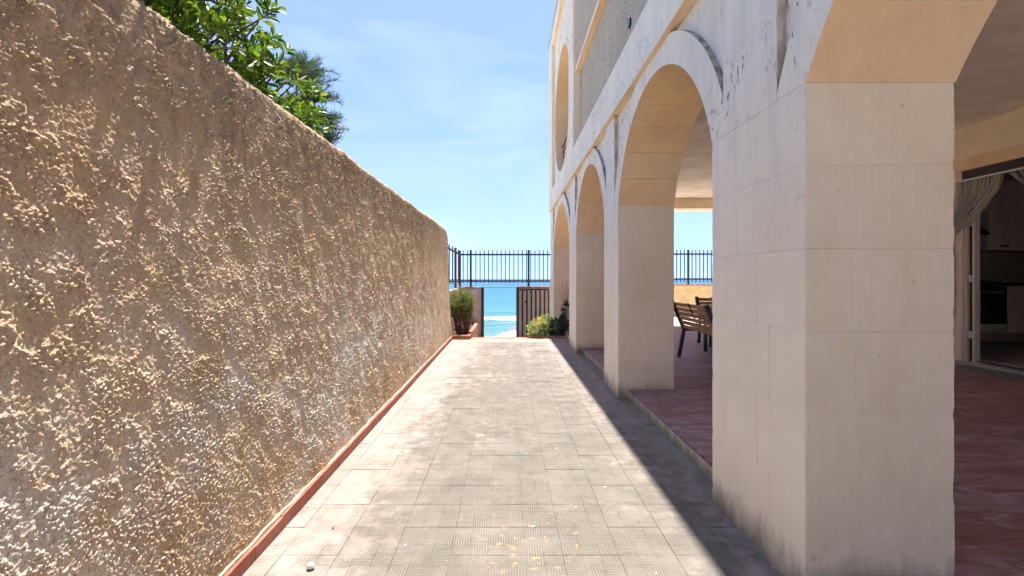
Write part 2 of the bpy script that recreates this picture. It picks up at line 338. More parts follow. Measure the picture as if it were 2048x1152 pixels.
M['ivy'] = mat_leaf('dark_ivy_leaf', (0.02, 0.055, 0.02), (0.045, 0.10, 0.035), None, 0.25, 0.4, 0.5)
M['bedleaf'] = mat_leaf('variegated_leaf', (0.07, 0.17, 0.035), (0.42, 0.50, 0.26), (0.75, 0.74, 0.60), 0.35, 0.45, 0.5)
M['petal_y'] = mat_leaf('yellow_petal', (0.75, 0.52, 0.03), (0.85, 0.62, 0.05), None, 0.3, 0.6)
M['petal_p'] = mat_leaf('pale_pink_petal', (0.75, 0.42, 0.36), (0.85, 0.66, 0.58), None, 0.3, 0.6)
M['dryleaf'] = mat_leaf('russet_dry_leaf', (0.22, 0.10, 0.07), (0.30, 0.17, 0.11), None, 0.3, 0.7)
M['pot'] = plain('white_glazed_pot', (0.62, 0.57, 0.50), 0.6, 0.12, 8, 0.2, 40)
M['pebble'] = plain('white_pebble', (0.82, 0.78, 0.72), 0.6, 0.06, 20, 0.3, 60)
M['rope'] = mat_leaf('cream_cord', (0.72, 0.60, 0.45), (0.84, 0.74, 0.60), None, 0.15, 0.9, 0.2)
M['rope_b'] = mat_leaf('grey_blue_cord', (0.52, 0.57, 0.60), (0.70, 0.74, 0.76), None, 0.15, 0.9, 0.2)
M['alu'] = plain('white_curtain_rail', (0.65, 0.62, 0.62), 0.4, 0.05, 5, 0.05, 60)
M['parasol_b'] = plain('indigo_canvas', (0.13, 0.16, 0.42), 0.8, 0.1, 6, 0.3, 60)
M['railred'] = plain('red_brown_rail', (0.22, 0.055, 0.035), 0.5, 0.15, 8, 0.1, 60)
M['sea'] = mat_sea()
def _floral():
    b = NB('floral_canvas'); o = b.obj(); v = b.voro(o, 3.4, 'F1', 1); d = b.voro(o, 3.4)
    hue = b.ramp(b.sep(v)[0], [(0.0, (0.06, 0.42, 0.50)), (0.4, (0.10, 0.45, 0.28)), (0.7, (0.75, 0.30, 0.35)), (1.0, (0.08, 0.3, 0.6))])
    return b.done(b.mix(b.rng(d, 0.42, 0.32), (0.50, 0.53, 0.54), hue), 0.8, b.bump(b.noise(o, 30, 3), 0.2, 0.01))
M['parasol_w'] = _floral()
def _backsplash():
    b = NB('kitchen_wall_tile'); o = b.obj(); v = b.voro(b.mapv(o, (6, 6, 6), rot=(0, 0.785, 0)), 1.0, 'DISTANCE_TO_EDGE', 0, 0.0)
    return b.done(b.mix(b.rng(v, 0.0, 0.05), (0.22, 0.2, 0.18), (0.42, 0.38, 0.34)), 0.4)
M['splash'] = _backsplash()

# ------------------------------------------------------------------ mesh helpers
def mesh(name, verts, faces, mats, parent=None, mi=None, smooth=False):
    me = bpy.data.meshes.new(name); me.from_pydata([tuple(v) for v in verts], [], [tuple(f) for f in faces])
    for m in (mats if isinstance(mats, (list, tuple)) else [mats]): me.materials.append(M[m] if isinstance(m, str) else m)
    if mi is not None: me.polygons.foreach_set('material_index', mi)
    if smooth: me.polygons.foreach_set('use_smooth', [True] * len(me.polygons))
    me.update()
    o = bpy.data.objects.new(name, me); COL.objects.link(o); o.parent = parent
    return o
def quads(name, co, fa, mats, parent=None, smooth=False, mi=None):
    """fast path for big numpy meshes: co (n,3), fa (m,k)"""
    me = bpy.data.meshes.new(name); k = fa.shape[1]
    me.vertices.add(len(co)); me.vertices.foreach_set('co', co.astype(np.float32).ravel())
    me.loops.add(fa.size); me.loops.foreach_set('vertex_index', fa.astype(np.int32).ravel())
    me.polygons.add(len(fa)); me.polygons.foreach_set('loop_start', np.arange(0, fa.size, k, dtype=np.int32))
    for m in (mats if isinstance(mats, (list, tuple)) else [mats]): me.materials.append(M[m])
    if mi is not None: me.polygons.foreach_set('material_index', np.asarray(mi, dtype=np.int32))
    if smooth: me.polygons.foreach_set('use_smooth', np.ones(len(fa), dtype=bool))
    me.update(calc_edges=True); me.validate()
    o = bpy.data.objects.new(name, me); COL.objects.link(o); o.parent = parent
    return o
def empty(name, loc=(0, 0, 0), parent=None, rz=0.0):
    o = bpy.data.objects.new(name, None); COL.objects.link(o); o.location = loc; o.rotation_euler.z = rz
    o.empty_display_size = 0.1; o.parent = parent
    return o
def tag(o, label=None, cat=None, group=None, kind=None):
    if label: o['label'] = label
    if cat: o['category'] = cat
    if group: o['group'] = group
    if kind: o['kind'] = kind
    return o
class MB:
    def __init__(s): s.v = []; s.f = []
    def add(s, v, f):
        n = len(s.v); s.v += [tuple(p) for p in v]; s.f += [tuple(i + n for i in q) for q in f]; return s
    def box(s, x0, x1, y0, y1, z0, z1, c=0.0):
        if c <= 0:
            v = [(x, y, z) for x in (x0, x1) for y in (y0, y1) for z in (z0, z1)]
            return s.add(v, [(0, 1, 3, 2), (4, 6, 7, 5), (0, 4, 5, 1), (2, 3, 7, 6), (0, 2, 6, 4), (1, 5, 7, 3)])
        X = (x0, x1); Y = (y0, y1); Z = (z0, z1); idx = {}; v = []
        for i in (0, 1):
            for j in (0, 1):
                for k in (0, 1):
                    p = (X[i], Y[j], Z[k]); ins = (c * (1 - 2 * i), c * (1 - 2 * j), c * (1 - 2 * k))
                    for a in range(3):                       # vertex lying on the face whose normal is axis a
                        q = [p[t] + (0 if t == a else ins[t]) for t in range(3)]
                        idx[(i, j, k, a)] = len(v); v.append(q)
        f = []
        for a in range(3):
            b_, c_ = (a + 1) % 3, (a + 2) % 3
            for sgn in (0, 1):
                ring = []
                for (m, n) in ((0, 0), (1, 0), (1, 1), (0, 1)):
                    t = [0, 0, 0]; t[a] = sgn; t[b_] = m; t[c_] = n; ring.append(idx[(*t, a)])
                f.append(ring if sgn else ring[::-1])
            for m in (0, 1):
                for n in (0, 1):                             # chamfers along axis a
                    t0 = [0, 0, 0]; t0[b_] = m; t0[c_] = n; t1 = list(t0); t1[a] = 1
                    q = [idx[(*t0, b_)], idx[(*t1, b_)], idx[(*t1, c_)], idx[(*t0, c_)]]
                    f.append(q if m != n else q[::-1])
        for i in (0, 1):
            for j in (0, 1):
                for k in (0, 1):
                    q = [idx[(i, j, k, 0)], idx[(i, j, k, 1)], idx[(i, j, k, 2)]]
                    f.append(q if (i + j + k) % 2 == 1 else q[::-1])
        return s.add(v, f)
    def prism(s, poly, axis, a0, a1):
        """poly in the two axes other than `axis` (cyclic order), extruded a0..a1"""
        n = len(poly)
        def mk(p, a):
            r = [0, 0, 0]; r[axis] = a; r[(axis + 1) % 3] = p[0]; r[(axis + 2) % 3] = p[1]; return r
        v = [mk(p, a0) for p in poly] + [mk(p, a1) for p in poly]
        area = sum(poly[i][0] * poly[(i + 1) % n][1] - poly[(i + 1) % n][0] * poly[i][1] for i in range(n))
        lo, hi = list(range(n)), list(range(n, 2 * n))
        f = [lo[::-1], hi] + [(i, (i + 1) % n, n + (i + 1) % n, n + i) for i in range(n)]
        if area < 0: f = [tuple(q)[::-1] for q in f]
        return s.add(v, f)
    def tube(s, pts, rad, n=6, cap=True):
        pts = [Vector(p) for p in pts]; rad = rad if isinstance(rad, (list, tuple)) else [rad] * len(pts)
        v = []; f = []
        up = Vector((0.13, 0.31, 0.94))
        for i, p in enumerate(pts):
            d = (pts[min(i + 1, len(pts) - 1)] - pts[max(i - 1, 0)]).normalized()
            a = d.cross(up)
            if a.length < 1e-3: a = d.cross(Vector((1, 0, 0)))
            a.normalize(); b_ = d.cross(a)
            for k in range(n):
                t = 2 * math.pi * k / n; v.append(p + (a * math.cos(t) + b_ * math.sin(t)) * rad[i])
        for i in range(len(pts) - 1):
            for k in range(n):
                f.append((i * n + k, i * n + (k + 1) % n, (i + 1) * n + (k + 1) % n, (i + 1) * n + k))
        if cap: f.append(tuple(range(n))[::-1]); f.append(tuple((len(pts) - 1) * n + k for k in range(n)))
        return s.add(v, f)
    def lathe(s, prof, cx, cy, n=16):
        v = []; f = []
        for r, z in prof:
            for k in range(n):
                t = 2 * math.pi * k / n; v.append((cx + r * math.cos(t), cy + r * math.sin(t), z))
        for i in range(len(prof) - 1):
            for k in range(n): f.append((i * n + k, i * n + (k + 1) % n, (i + 1) * n + (k + 1) % n, (i + 1) * n + k))
        f.append(tuple(range(n))[::-1]); f.append(tuple((len(prof) - 1) * n + k for k in range(n)))
        return s.add(v, f)
    def build(s, name, mats, parent=None, smooth=False, mi=None):
        return mesh(name, s.v, s.f, mats, parent, mi, smooth)
def box(name, m, parent, x0, x1, y0, y1, z0, z1, c=0.0): return MB().box(x0, x1, y0, y1, z0, z1, c).build(name, m, parent)

# ------------------------------------------------------------------ numpy noise
def _h(ix, iy, seed):
    n = (ix.astype(np.int64) * 374761393 + iy.astype(np.int64) * 668265263 + seed * 1442695041) & 0x7fffffff
    n = ((n ^ (n >> 13)) * 1274126177) & 0x7fffffff
    n = n ^ (n >> 16)
    return (n & 0xffffff) / float(0xffffff)
def vnoise(x, y, seed=0):
    ix = np.floor(x); iy = np.floor(y); fx = x - ix; fy = y - iy
    fx = fx * fx * (3 - 2 * fx); fy = fy * fy * (3 - 2 * fy)
    a = _h(ix, iy, seed); b = _h(ix + 1, iy, seed); c = _h(ix, iy + 1, seed); d = _h(ix + 1, iy + 1, seed)
    return (a * (1 - fx) + b * fx) * (1 - fy) + (c * (1 - fx) + d * fx) * fy
def fbm(x, y, o=4, seed=0):
    r = 0; a = 0.5; t = 0
    for k in range(o): r = r + a * vnoise(x * 2 ** k, y * 2 ** k, seed + k); t += a; a *= 0.5
    return r / t
def blobs(x, y, cell, seed):
    """domed lumps of random size, one per jittered cell"""
    gx = x / cell; gy = y / cell; ix = np.floor(gx); iy = np.floor(gy); out = np.zeros_like(x)
    for dx in (-1, 0, 1):
        for dy in (-1, 0, 1):
            cx = ix + dx; cy = iy + dy
            px = cx + _h(cx, cy, seed); py = cy + _h(cx, cy, seed + 1); r = 0.30 + 0.62 * _h(cx, cy, seed + 2) ** 1.6
            d2 = ((gx - px) ** 2 + (gy - py) ** 2) / (r * r)
            out = np.maximum(out, np.sqrt(np.clip(1 - d2, 0, 1)) * r)
    return out

# ================================================================== SETTING
def structure(o): o['kind'] = 'structure'; return o
EDGE = 12.82           # seaward edge of the paved court
TX, TY = 0.3057, 0.306 # tile pitch
XF, XB = 1.39, 2.09    # facade face and inner face of the arcade wall
XS = 1.438             # recessed spandrels
XH = 7.4               # house wall inside the loggia
ZT = 0.118              # loggia floor
ZC = 3.95              # loggia ceiling

structure(box('garden_ground', 'earth', None, -40, -1.45, -3.3, 16.6, -0.6, -0.02))
structure(box('bounce_ground', 'bounce_pale', None, -30, 40, -60, -3.3, -0.4, -0.012))  # unseen pale ground added behind the camera to bounce fill light
g = structure(box('ground', 'concrete', None, -1.45, 12.5, -3.3, EDGE - 0.02, -0.6, -0.004))
structure(box('beach_path', 'concrete', None, -1.45, 1.6, 13.62, 17.4, -0.9, -0.50))
st = tag(empty('steps'), kind='structure')
for k in range(3): box('step', 'terracotta', st, -0.9, 1.5, EDGE - 0.015 + 0.003 + k * 0.27, EDGE + (k + 1) * 0.27, -0.9, -0.13 - 0.12 * k, 0.006)
# beach: a sheet sloping to the water
def sheet(name, m, xs, ys, zf):
    X, Y = np.meshgrid(xs, ys); co = np.stack([X, Y, zf(X, Y)], -1).reshape(-1, 3)
    nx = len(xs); i = np.arange(len(ys) - 1)[:, None] * nx + np.arange(nx - 1)[None, :]; i = i.ravel()
    return quads(name, co, np.stack([i, i + 1, i + 1 + nx, i + nx], 1), m, None, True)
structure(sheet('beach', 'sand', np.linspace(-160, 160, 121), np.linspace(16.65, 48, 60),
    lambda X, Y: np.interp(Y, [16.65, 17.5, 24, 37, 48], [-0.9, -1.6, -2.95, -3.05, -3.9]) + 0.12 * (fbm(X * 0.6, Y * 0.6, 3, 5) - 0.5)))
ys = np.concatenate([np.linspace(36, 70, 150), np.geomspace(70.5, 30000, 140)])
def sea_z(X, Y):
    w = 0.10 * np.sin(Y * 1.1 + 0.8 * np.sin(X * 0.11) + 2 * fbm(X * 0.05, Y * 0.05, 3, 9)) * np.exp(-((Y - 55) / 25) ** 2)
    b = 0.42 * np.exp(-((Y - 56.5 + 2.5 * (fbm(X * 0.09, Y * 0.02, 3, 3) - 0.5)) / 1.1) ** 2)
    return -3.1 + w + b
tx = np.concatenate([-np.geomspace(1, 700, 60)[::-1], np.linspace(-0.98, 0.98, 50), np.geomspace(1, 700, 60)])
sea_xs = tx * 60
structure(sheet('sea', 'sea', sea_xs, ys, sea_z))

# ---- paved court: every tile a piece
court = tag(empty('courtyard_paving'), kind='structure')
tile_me = None
def tile_mesh(name, mat):
    o = MB().box(-TX / 2 + 0.0007, TX / 2 - 0.0007, -TY / 2 + 0.0007, TY / 2 - 0.0007, -0.02, 0.0, 0.0012).build(name, mat)
    me = o.data; bpy.data.objects.remove(o); return me
def lay_tile(name, me, parent, x, y, z, rz=0.0):
    o = bpy.data.objects.new(name, me); COL.objects.link(o); o.parent = parent
    o.location = (x, y, z); o.rotation_euler = (random.gauss(0, 0.0016), random.gauss(0, 0.0016), rz + random.gauss(0, 0.0015))
    return o
tm = tile_mesh('tile', 'tile'); cut = {}
Y0 = 3.329 - 4 * TY
xl, xr = -1.338, 1.40
rest = MB()
for r in range(0, 32):
    yc = Y0 + (r + 0.5) * TY
    if yc > EDGE: break
    for c in range(-5, 5):
        a, b_ = max(c * TX, xl), min((c + 1) * TX, xr)
        if b_ - a < 0.03: continue
        z = random.gauss(0, 0.0006)
        if b_ - a > TX - 0.001: lay_tile('tile', tm, court, (c + 0.5) * TX, yc, z, random.choice((0, 0, 0, math.pi / 2)))
        else:
            key = (round(a, 3), round(b_, 3))
            if key not in cut:
                o = MB().box(a - (c + .5) * TX + 0.0014, b_ - (c + .5) * TX - 0.0014, -TY / 2 + 0.0014, TY / 2 - 0.0014, -0.02, 0, 0.0012).build('tile', 'tile')
                cut[key] = o.data; bpy.data.objects.remove(o)
            lay_tile('tile', cut[key], court, (c + 0.5) * TX, yc, z)
for r in range(-16, 0):                                    # behind the camera: one sheet
    yc = Y0 + (r + 0.5) * TY
    for c in range(-5, 5):
        a, b_ = max(c * TX, xl), min((c + 1) * TX, xr)
        rest.box(a + .0014, b_ - .0014, yc - TY / 2 + .0014, yc + TY / 2 - .0014, -0.02, 0.0)
tag(rest.build('tiles_behind', 'tile_joined', court), kind='stuff')
tag(box('edge_tile', 'terracotta', court, -0.89, 0.6, EDGE - 0.02 - 0.10, EDGE + 0.012, 0.0005, 0.006, 0.002), 'worn terracotta nosing at the top of the beach steps')

# ---- loggia floor
logg = tag(empty('loggia_floor'), kind='structure')
box('slab', 'concrete', logg, 1.55, XH, -4, 18.4, -0.1, ZT - 0.022)
XE = 1.527
tr = tile_mesh('tile', 'tile_red'); vis = []; rest = []
for r in range(-14, 61):
    for c in range(0, 20):
        x = XE + (c + 0.5) * TX; y = -0.1 + (r + 0.5) * TY
        if x > XH - 0.1 or y > 18.3: continue
        if y > 0.5:
            u = 1013 + 1000 * x / y; v = 558 + 1000 * (1.5 - ZT) / y; sz = 306000 / y
            in_near = 1895 < u + sz * .5 and u - sz * .5 < 2060 and 700 < v < 1230
            in_arch = 1235 < u + sz * .5 and u - sz * .5 < 1432 and 636 < v < 960
            in_far = 1140 < u + sz * .5 and u - sz * .5 < 1215 and 670 < v < 780
            if in_near or in_arch or in_far: vis.append((sz, x, y)); continue
        rest.append((x, y))
vis.sort(reverse=True); rest += [(x, y) for _s, x, y in vis[300:]]
pier_spans = [(-2.45, -1.37), (2.328, 3.382), (6.233, 7.128), (10.0, 11.06), (14.79, 15.80)]
for _s, x, y in vis[:300]: lay_tile('tile', tr, logg, x, y, ZT + random.gauss(0, 0.0006))
mb = MB()
for x, y in rest: mb.box(x - TX / 2 + .0014, x + TX / 2 - .0014, y - TY / 2 + .0014, y + TY / 2 - .0014, ZT - 0.02, ZT)
tag(mb.build('more_tiles', 'tile_red', logg), kind='stuff')
# the step up from the court
for i in range(len(pier_spans) - 1):
    a, b_ = pier_spans[i][1], pier_spans[i + 1][0]
    n = max(1, round((b_ - a) / 0.95)); d = (b_ - a) / n
    for k in range(n): tag(box('step_riser', 'stone', logg, XE, XE + 0.05, a + k * d + .0015, a + (k + 1) * d - .0015, -0.03, ZT - 0.021, 0.003))

# ================================================================== VILLA
villa = tag(empty('villa', (XF, 15.8, 0)), 'two storey limestone villa with an arcade of round arches along the court', 'villa')
def V(o): o.parent = villa; o.matrix_parent_inverse = Matrix.Translation((-XF, -15.8, 0)); return o
def part_root(name):
    o = empty(name); V(o); return o
ZSP = 2.415; COURSE = [0.0, 0.105, 0.476, 0.862, 1.253, 1.642, 2.033, ZSP]; RISE = 1.022; RING = 0.25; ZB0, ZB1 = 3.61, 4.15; XBAND = 1.345
G = 0.0005
def worn_block(parent, x0, x1, y0, y1, z0, z1, seed, near, far):
    rg = random.Random(seed); n = 9; v = []; f = []
    base_c = [rg.uniform(0.0025, 0.005) for _ in range(4)]
    for k in range(n + 1):
        z = z0 + (z1 - z0) * k / n; c = []
        for q in range(4):
            e = base_c[q] + (rg.uniform(0.002, 0.0075) if rg.random() < 0.14 else rg.uniform(0, 0.0018))
            if not (near if q < 2 else far): e = 0.0012
            if k in (0, n): e += 0.002
            c.append(e)
        s_ = 0.0018 if k in (0, n) else 0.0
        X0, X1, Y0_, Y1_ = x0 + s_, x1 - s_, y0 + s_, y1 - s_
        v += [(X0 + c[0], Y0_, z), (X1 - c[1], Y0_, z), (X1, Y0_ + c[1], z), (X1, Y1_ - c[2], z), (X1 - c[2], Y1_, z), (X0 + c[3], Y1_, z), (X0, Y1_ - c[3], z), (X0, Y0_ + c[0], z)]
    for k in range(n):
        for q in range(8): a = 8 * k; f.append((a + q, a + (q + 1) % 8, a + 8 + (q + 1) % 8, a + 8 + q))
    f.append(tuple(range(8))[::-1]); f.append(tuple(8 * n + q for q in range(8)))
    return mesh('stone_block', v, f, 'stone', parent)
for i, (a, b_) in enumerate(pier_spans):
    p = V(box('pier', 'mortar', None, XF + 0.010, XB - 0.010, a + 0.010, b_ - 0.010, -0.05, ZSP - 0.002))
    for k in range(len(COURSE) - 1):
        z0, z1 = COURSE[k], COURSE[k + 1]
        if k == 0: z0 = -0.03
        cuts = [a, b_]
        Lb = b_ - a
        if Lb > 0.7: cuts = [a, a + Lb * (0.305 if k % 2 else 0.425), a + Lb * (0.65 if k % 2 else 0.80), b_]
        for c0, c1 in zip(cuts[:-1], cuts[1:]):
            j = random.uniform(0, 0.0012)
            (worn_block(p, XF + j, XB - j, c0 + (0 if c0 == a else G), c1 - (0 if c1 == b_ else G), z0 + G, z1 - G, i * 97 + k * 7 + int(c0 * 50), c0 == a, c1 == b_) if i in (1, 2, 3)
             else box('stone_block', 'stone', p, XF + j, XB - j, c0 + (0 if c0 == a else G), c1 - (0 if c1 == b_ else G), z0 + G, z1 - G, 0.0025))

def clip(poly, nx, ny, d):
    """keep nx*x+ny*y >= d"""
    out = []; n = len(poly)
    for i in range(n):
        p, q = poly[i], poly[(i + 1) % n]; sp = nx * p[0] + ny * p[1] - d; sq = nx * q[0] + ny * q[1] - d
        if sp >= 0: out.append(p)
        if (sp >= 0) != (sq >= 0):
            t = sp / (sp - sq); out.append((p[0] + t * (q[0] - p[0]), p[1] + t * (q[1] - p[1])))
    return out
PIL = []                                                     # pilaster strips above the piers
for (a, b_) in pier_spans:
    w = b_ - a; PIL.append((a + 0.23 * w, b_ - 0.167 * w))
PIL[3] = (10.17, 10.95); PIL[4] = (14.95, 15.80); PIL[0] = (-2.45, -1.55)
for i in range(4):
    y0, y1 = pier_spans[i][1], pier_spans[i + 1][0]; h = (y1 - y0) / 2; yc = (y0 + y1) / 2
    R = (h * h + RISE * RISE) / (2 * RISE); zc = ZSP + RISE - R; th = math.atan2(h, ZSP - zc)
    lo, hi = PIL[i][1], PIL[i + 1][0]
    arch = part_root('arch')
    n = 11 if h < 1.6 else 13
    pt = lambda r, t: (yc + r * math.sin(t), zc + r * math.cos(t))
    for k in range(n):
        t0 = -th + 2 * th * k / n; t1 = -th + 2 * th * (k + 1) / n
        gi = 0.0022 / R; sub = 4
        ts = [t0 + gi + (t1 - t0 - 2 * gi) * s_ / sub for s_ in range(sub + 1)]
        inner = [pt(R, t) for t in ts]
        to = list(ts)
        if k == 0: to[0] = t0 - 0.25
        if k == n - 1: to[-1] = t1 + 0.25
        outer = [pt(R + RING, t) for t in to]
        poly = inner + outer[::-1]
        if k in (0, n - 1): poly = clip(poly, 0, 1, ZSP + G)
        poly = clip(clip(poly, 1, 0, lo + G), -1, 0, -(hi - G))
        poly = clip(poly, 0, -1, -(ZB0 - 0.005))
        mb = MB().prism(poly, 1 - 1, XF + random.uniform(0, .0015), XB)
        mi = []
        for f in mb.f:
            c = Vector((0, 0, 0))
            for q in f: c += Vector(mb.v[q])
            c /= len(f)
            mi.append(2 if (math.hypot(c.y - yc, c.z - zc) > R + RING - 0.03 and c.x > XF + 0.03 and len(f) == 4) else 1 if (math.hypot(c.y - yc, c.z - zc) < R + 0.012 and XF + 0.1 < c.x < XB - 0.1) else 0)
        o = mb.build('voussoir', ['stone', 'stone_ochre_bounce', 'lichen'], arch, mi=mi)  # soffit faces carry the painted bounce tint
    # recessed spandrels in courses
    for sgn in (-1, 1):
        base = []
        for s_ in range(15):
            t = sgn * s_ / 14 * 1.35; base.append(pt(R + RING + 0.002, t))
        e = lo if sgn < 0 else hi
        poly = base + [(e, base[-1][1]), (e, ZB0), (yc, ZB0)] if abs(base[-1][0] - yc) < abs(e - yc) else base + [(base[-1][0], ZB0), (yc, ZB0)]
        poly = clip(clip(clip(poly, 1, 0, lo), -1, 0, -hi), 0, 1, ZSP + G)
        for za, zb in ((ZSP, 2.85), (2.85, 3.27), (3.27, ZB0)):
            q = clip(clip(poly, 0, 1, za + G), 0, -1, -(zb - G))
            if len(q) > 2: V(MB().prism(q, 0, XS, XB - 0.003).build('spandrel_stone', 'stone'))
for i, (a, b_) in enumerate(PIL):
    p = V(box('pilaster', 'mortar', None, XF + 0.006, XB - 0.006, a + 0.005, b_ - 0.005, ZSP, ZB0))
    for za, zb in ((ZSP, 2.85), (2.85, 3.27), (3.27, ZB0 - 0.005)):
        q = MB().box(XF, XB - 0.001, a + 0.0005, b_ - 0.0005, za + G, zb - G)
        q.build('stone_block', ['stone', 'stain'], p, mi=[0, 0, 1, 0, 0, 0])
# belt course in long stones
bc = V(box('belt_course', 'mortar', None, XBAND + 0.003, XB - 0.006, -3, 15.79, ZB0 + 0.004, ZB1 - 0.006))
yy = -3.0
while yy < 15.8:
    l = random.uniform(1.0, 1.35); e = min(15.8, yy + l)
    if 15.8 - e < 0.4: e = 15.8
    box('stone_block', 'stone', bc, XBAND, XB, yy + G, e - G, ZB0 + 0.0005, ZB1, 0.002); yy = e
# underside strip of the belt, coloured to paint in warm bounce light
V(box('belt_soffit', 'stone_ochre_bounce', None, XBAND + 0.004, XF - 0.0005, -3, 15.79, ZB0 - 0.004, ZB0 + 0.0002))

# upper storey, near bays: recessed roughcast panel, band above it
V(box('roughcast_panel', 'grey', None, 1.485, 1.75, -3, 10.2, ZB1 - 0.02, 5.70))
V(box('roughcast_wall', 'grey', None, XF + 0.002, 1.75, -3, 10.17, 5.66, 8.34))
V(box('band_soffit', 'stone_ochre_bounce', None, XF + 0.012, 1.484, -3, 10.165, 5.654, 5.6597))  # orange underside: reflected warmth put into the colour
V(box('drip_edge', 'stone', None, XF - 0.008, XF + 0.010, -3, 10.165, 5.650, 5.72))
V(box('top_band', 'stone', None, XBAND - 0.001, 1.9, -3, 15.8, 8.345, 8.80))
V(box('roof_edge', 'roof', None, XF - 0.06, 8.8, -3, 15.84, 8.802, 8.86))
V(box('band_soffit', 'stone_ochre_bounce', None, XBAND + 0.002, 1.424, 10.84, 14.94, 8.338, 8.3448))  # same painted bounce tint under the top band
# tall pilasters of the end bay
for (a, b_) in ((10.05, 10.83), (14.75, 15.80)):
    p = V(box('tall_pilaster', 'mortar', None, XBAND + 0.0, 1.340 + 0.03, a + 0.005, b_ - 0.005, ZB0, 8.34))
    z = ZB0
    while z < 8.3:
        e = min(8.344, z + (0.542 if z < 4 else 0.58))
        if 8.344 - e < 0.2: e = 8.344
        box('stone_block', 'stone', p, XBAND - 0.004, XBAND - 0.0002, a, b_, z + G, e - G, 0.001) if z < ZB1 - 0.05 else box('stone_block', 'stone', p, XBAND - 0.004, 1.92, a, b_, z + G, e - G, 0.003); z = e
# end bay wall with the great round opening
def round_wall(x0, x1, ya, yb, za, zb, cy, cz, ry, rz, n=64):
    v = []; f = []
    def outer(t):
        dy, dz = math.cos(t), math.sin(t)
        k = min((yb - cy) / dy if dy > 1e-6 else 1e9, (ya - cy) / dy if dy < -1e-6 else 1e9, (zb - cz) / dz if dz > 1e-6 else 1e9, (za - cz) / dz if dz < -1e-6 else 1e9)
        return (cy + dy * k, cz + dz * k)
    ang = sorted([2 * math.pi * k / n for k in range(n)] + [math.atan2(z - cz, y - cy) % (2 * math.pi) for y in (ya, yb) for z in (za, zb)])
    m = len(ang)
    for t in ang:
        o_ = outer(t); i_ = (cy + ry * math.cos(t), cz + rz * math.sin(t))
        v += [(x0, *o_), (x0, *i_), (x1, *i_), (x1, *o_)]
    for k in range(m):
        a = 4 * k; b = 4 * ((k + 1) % m)
        f += [(a, b, b + 1, a + 1), (a + 1, b + 1, b + 2, a + 2), (a + 2, b + 2, b + 3, a + 3)]
    return v, f
v, f = round_wall(1.425, 1.88, 10.84, 14.76, ZB1 - 0.01, 8.345, 12.85, 5.83, 1.70, 1.52)
V(mesh('loggia_wall', v, f, ['stone', 'stone_ochre_bounce'], None, [0, 1, 0] * (len(f) // 3)))  # reveal of the opening takes the painted bounce tint too
v, f = round_wall(1.405, 1.4245, 11.0 + .02, 14.90 - .005, ZB1 + .02, 8.33, 12.85, 5.83, 1.86, 1.68)
def ring_flat(x0, x1, cy, cz, ry, rz, w, n=56):
    v = []; f = []
    for k in range(n):
        t = 2 * math.pi * k / n; c, s_ = math.cos(t), math.sin(t)
        for (x, e) in ((x0, 0), (x0, w), (x1, w), (x1, 0)): v.append((x, cy + (ry + e) * c, cz + (rz + e) * s_))
    for k in range(n):
        a = 4 * k; b = 4 * ((k + 1) % n)
        for q in range(4): f.append((a + q, a + (q + 1) % 4, b + (q + 1) % 4, b + q))
    return v, f
v, f = ring_flat(1.408, 1.4265, 12.85, 5.83, 1.703, 1.523, 0.13); V(mesh('opening_surround', v, f, 'stone'))
rl = part_root('balcony_railing')
for k in range(5):
    z = 4.62 + 0.17 * k; half = 1.66 * math.sqrt(max(0, 1 - ((z - 5.83) / 1.52) ** 2))
    MB().box(1.60, 1.64, 12.85 - half - 0.02, 12.85 + half + 0.02, z - 0.024, z + 0.024, 0.006).build('rail', 'railred', rl)
for yv in (11.9, 12.85, 13.8): MB().box(1.645, 1.675, yv - 0.015, yv + 0.015, 4.30, 5.34, 0.003).build('baluster', 'alu', rl)
# inner shell: loggia ceilings, house wall, roof, end walls
V(box('upper_floor_slab', 'ceiling', None, XB + 0.002, 11.2, -3, 15.78, ZC, 4.24))
V(box('arcade_lining', 'ceiling', None, XB - 0.0025, XB + 0.001, -3, 15.78, ZB0 - 0.0, ZC))
V(box('upper_back_wall', 'house', None, 3.6, 3.8, -3, 15.7, 4.24, 8.34))
V(box('upper_end_wall', 'grey', None, 1.93, 8.6, 15.55, 15.79, 4.24, 8.34))
V(box('upper_party_wall', 'house', None, 1.93, 3.6, 10.3, 10.6, 4.24, 8.34))
V(box('roof_slab', 'ceiling', None, 1.4, 8.7, -3, 15.79, 8.35, 8.80))
V(box('sea_beam', 'house', None, XB + 0.002, 11.1, 15.1, 15.795, 3.63, ZC - 0.001))
pb = V(MB().tube([(1.462, 6.0, 4.57), (1.50, 6.0, 4.57)], 0.06, 20).build('drain_pipe', 'dark'))
# house wall with the kitchen door
DY0, DY1, DZ = 5.55, 8.14, 3.12
V(box('house_wall', 'house', None, XH, XH + 0.3, DY1, 15.3, ZT - 0.1, ZC))
V(box('house_wall', 'house', None, XH, XH + 0.3, -4, DY0, ZT - 0.1, ZC))
V(box('house_wall', 'house', None, XH, XH + 0.3, DY0, DY1, 3.44, ZC))
V(box('lintel', 'stone_ochre_bounce', None, XH - 0.012, XH + 0.28, DY0 - 0.12, DY1 + 0.12, 3.25, 3.439, 0.004))
V(box('shutter_box', 'dkwood', None, XH + 0.02, XH + 0.28, DY0, DY1, DZ, 3.249))
fr = V(MB().box(XH + 0.03, XH + 0.16, DY1 - 0.07, DY1, ZT + 0.06, DZ).build('door_frame', 'frame'))
box('door_frame_post', 'frame', fr, XH + 0.045, XH + 0.14, DY1 - 0.185, DY1 - 0.145, ZT + 0.06, DZ, 0.004)
box('door_track', 'dkwood', fr, XH + 0.08, XH + 0.12, DY1 - 0.144, DY1 - 0.071, ZT + 0.06, DZ)
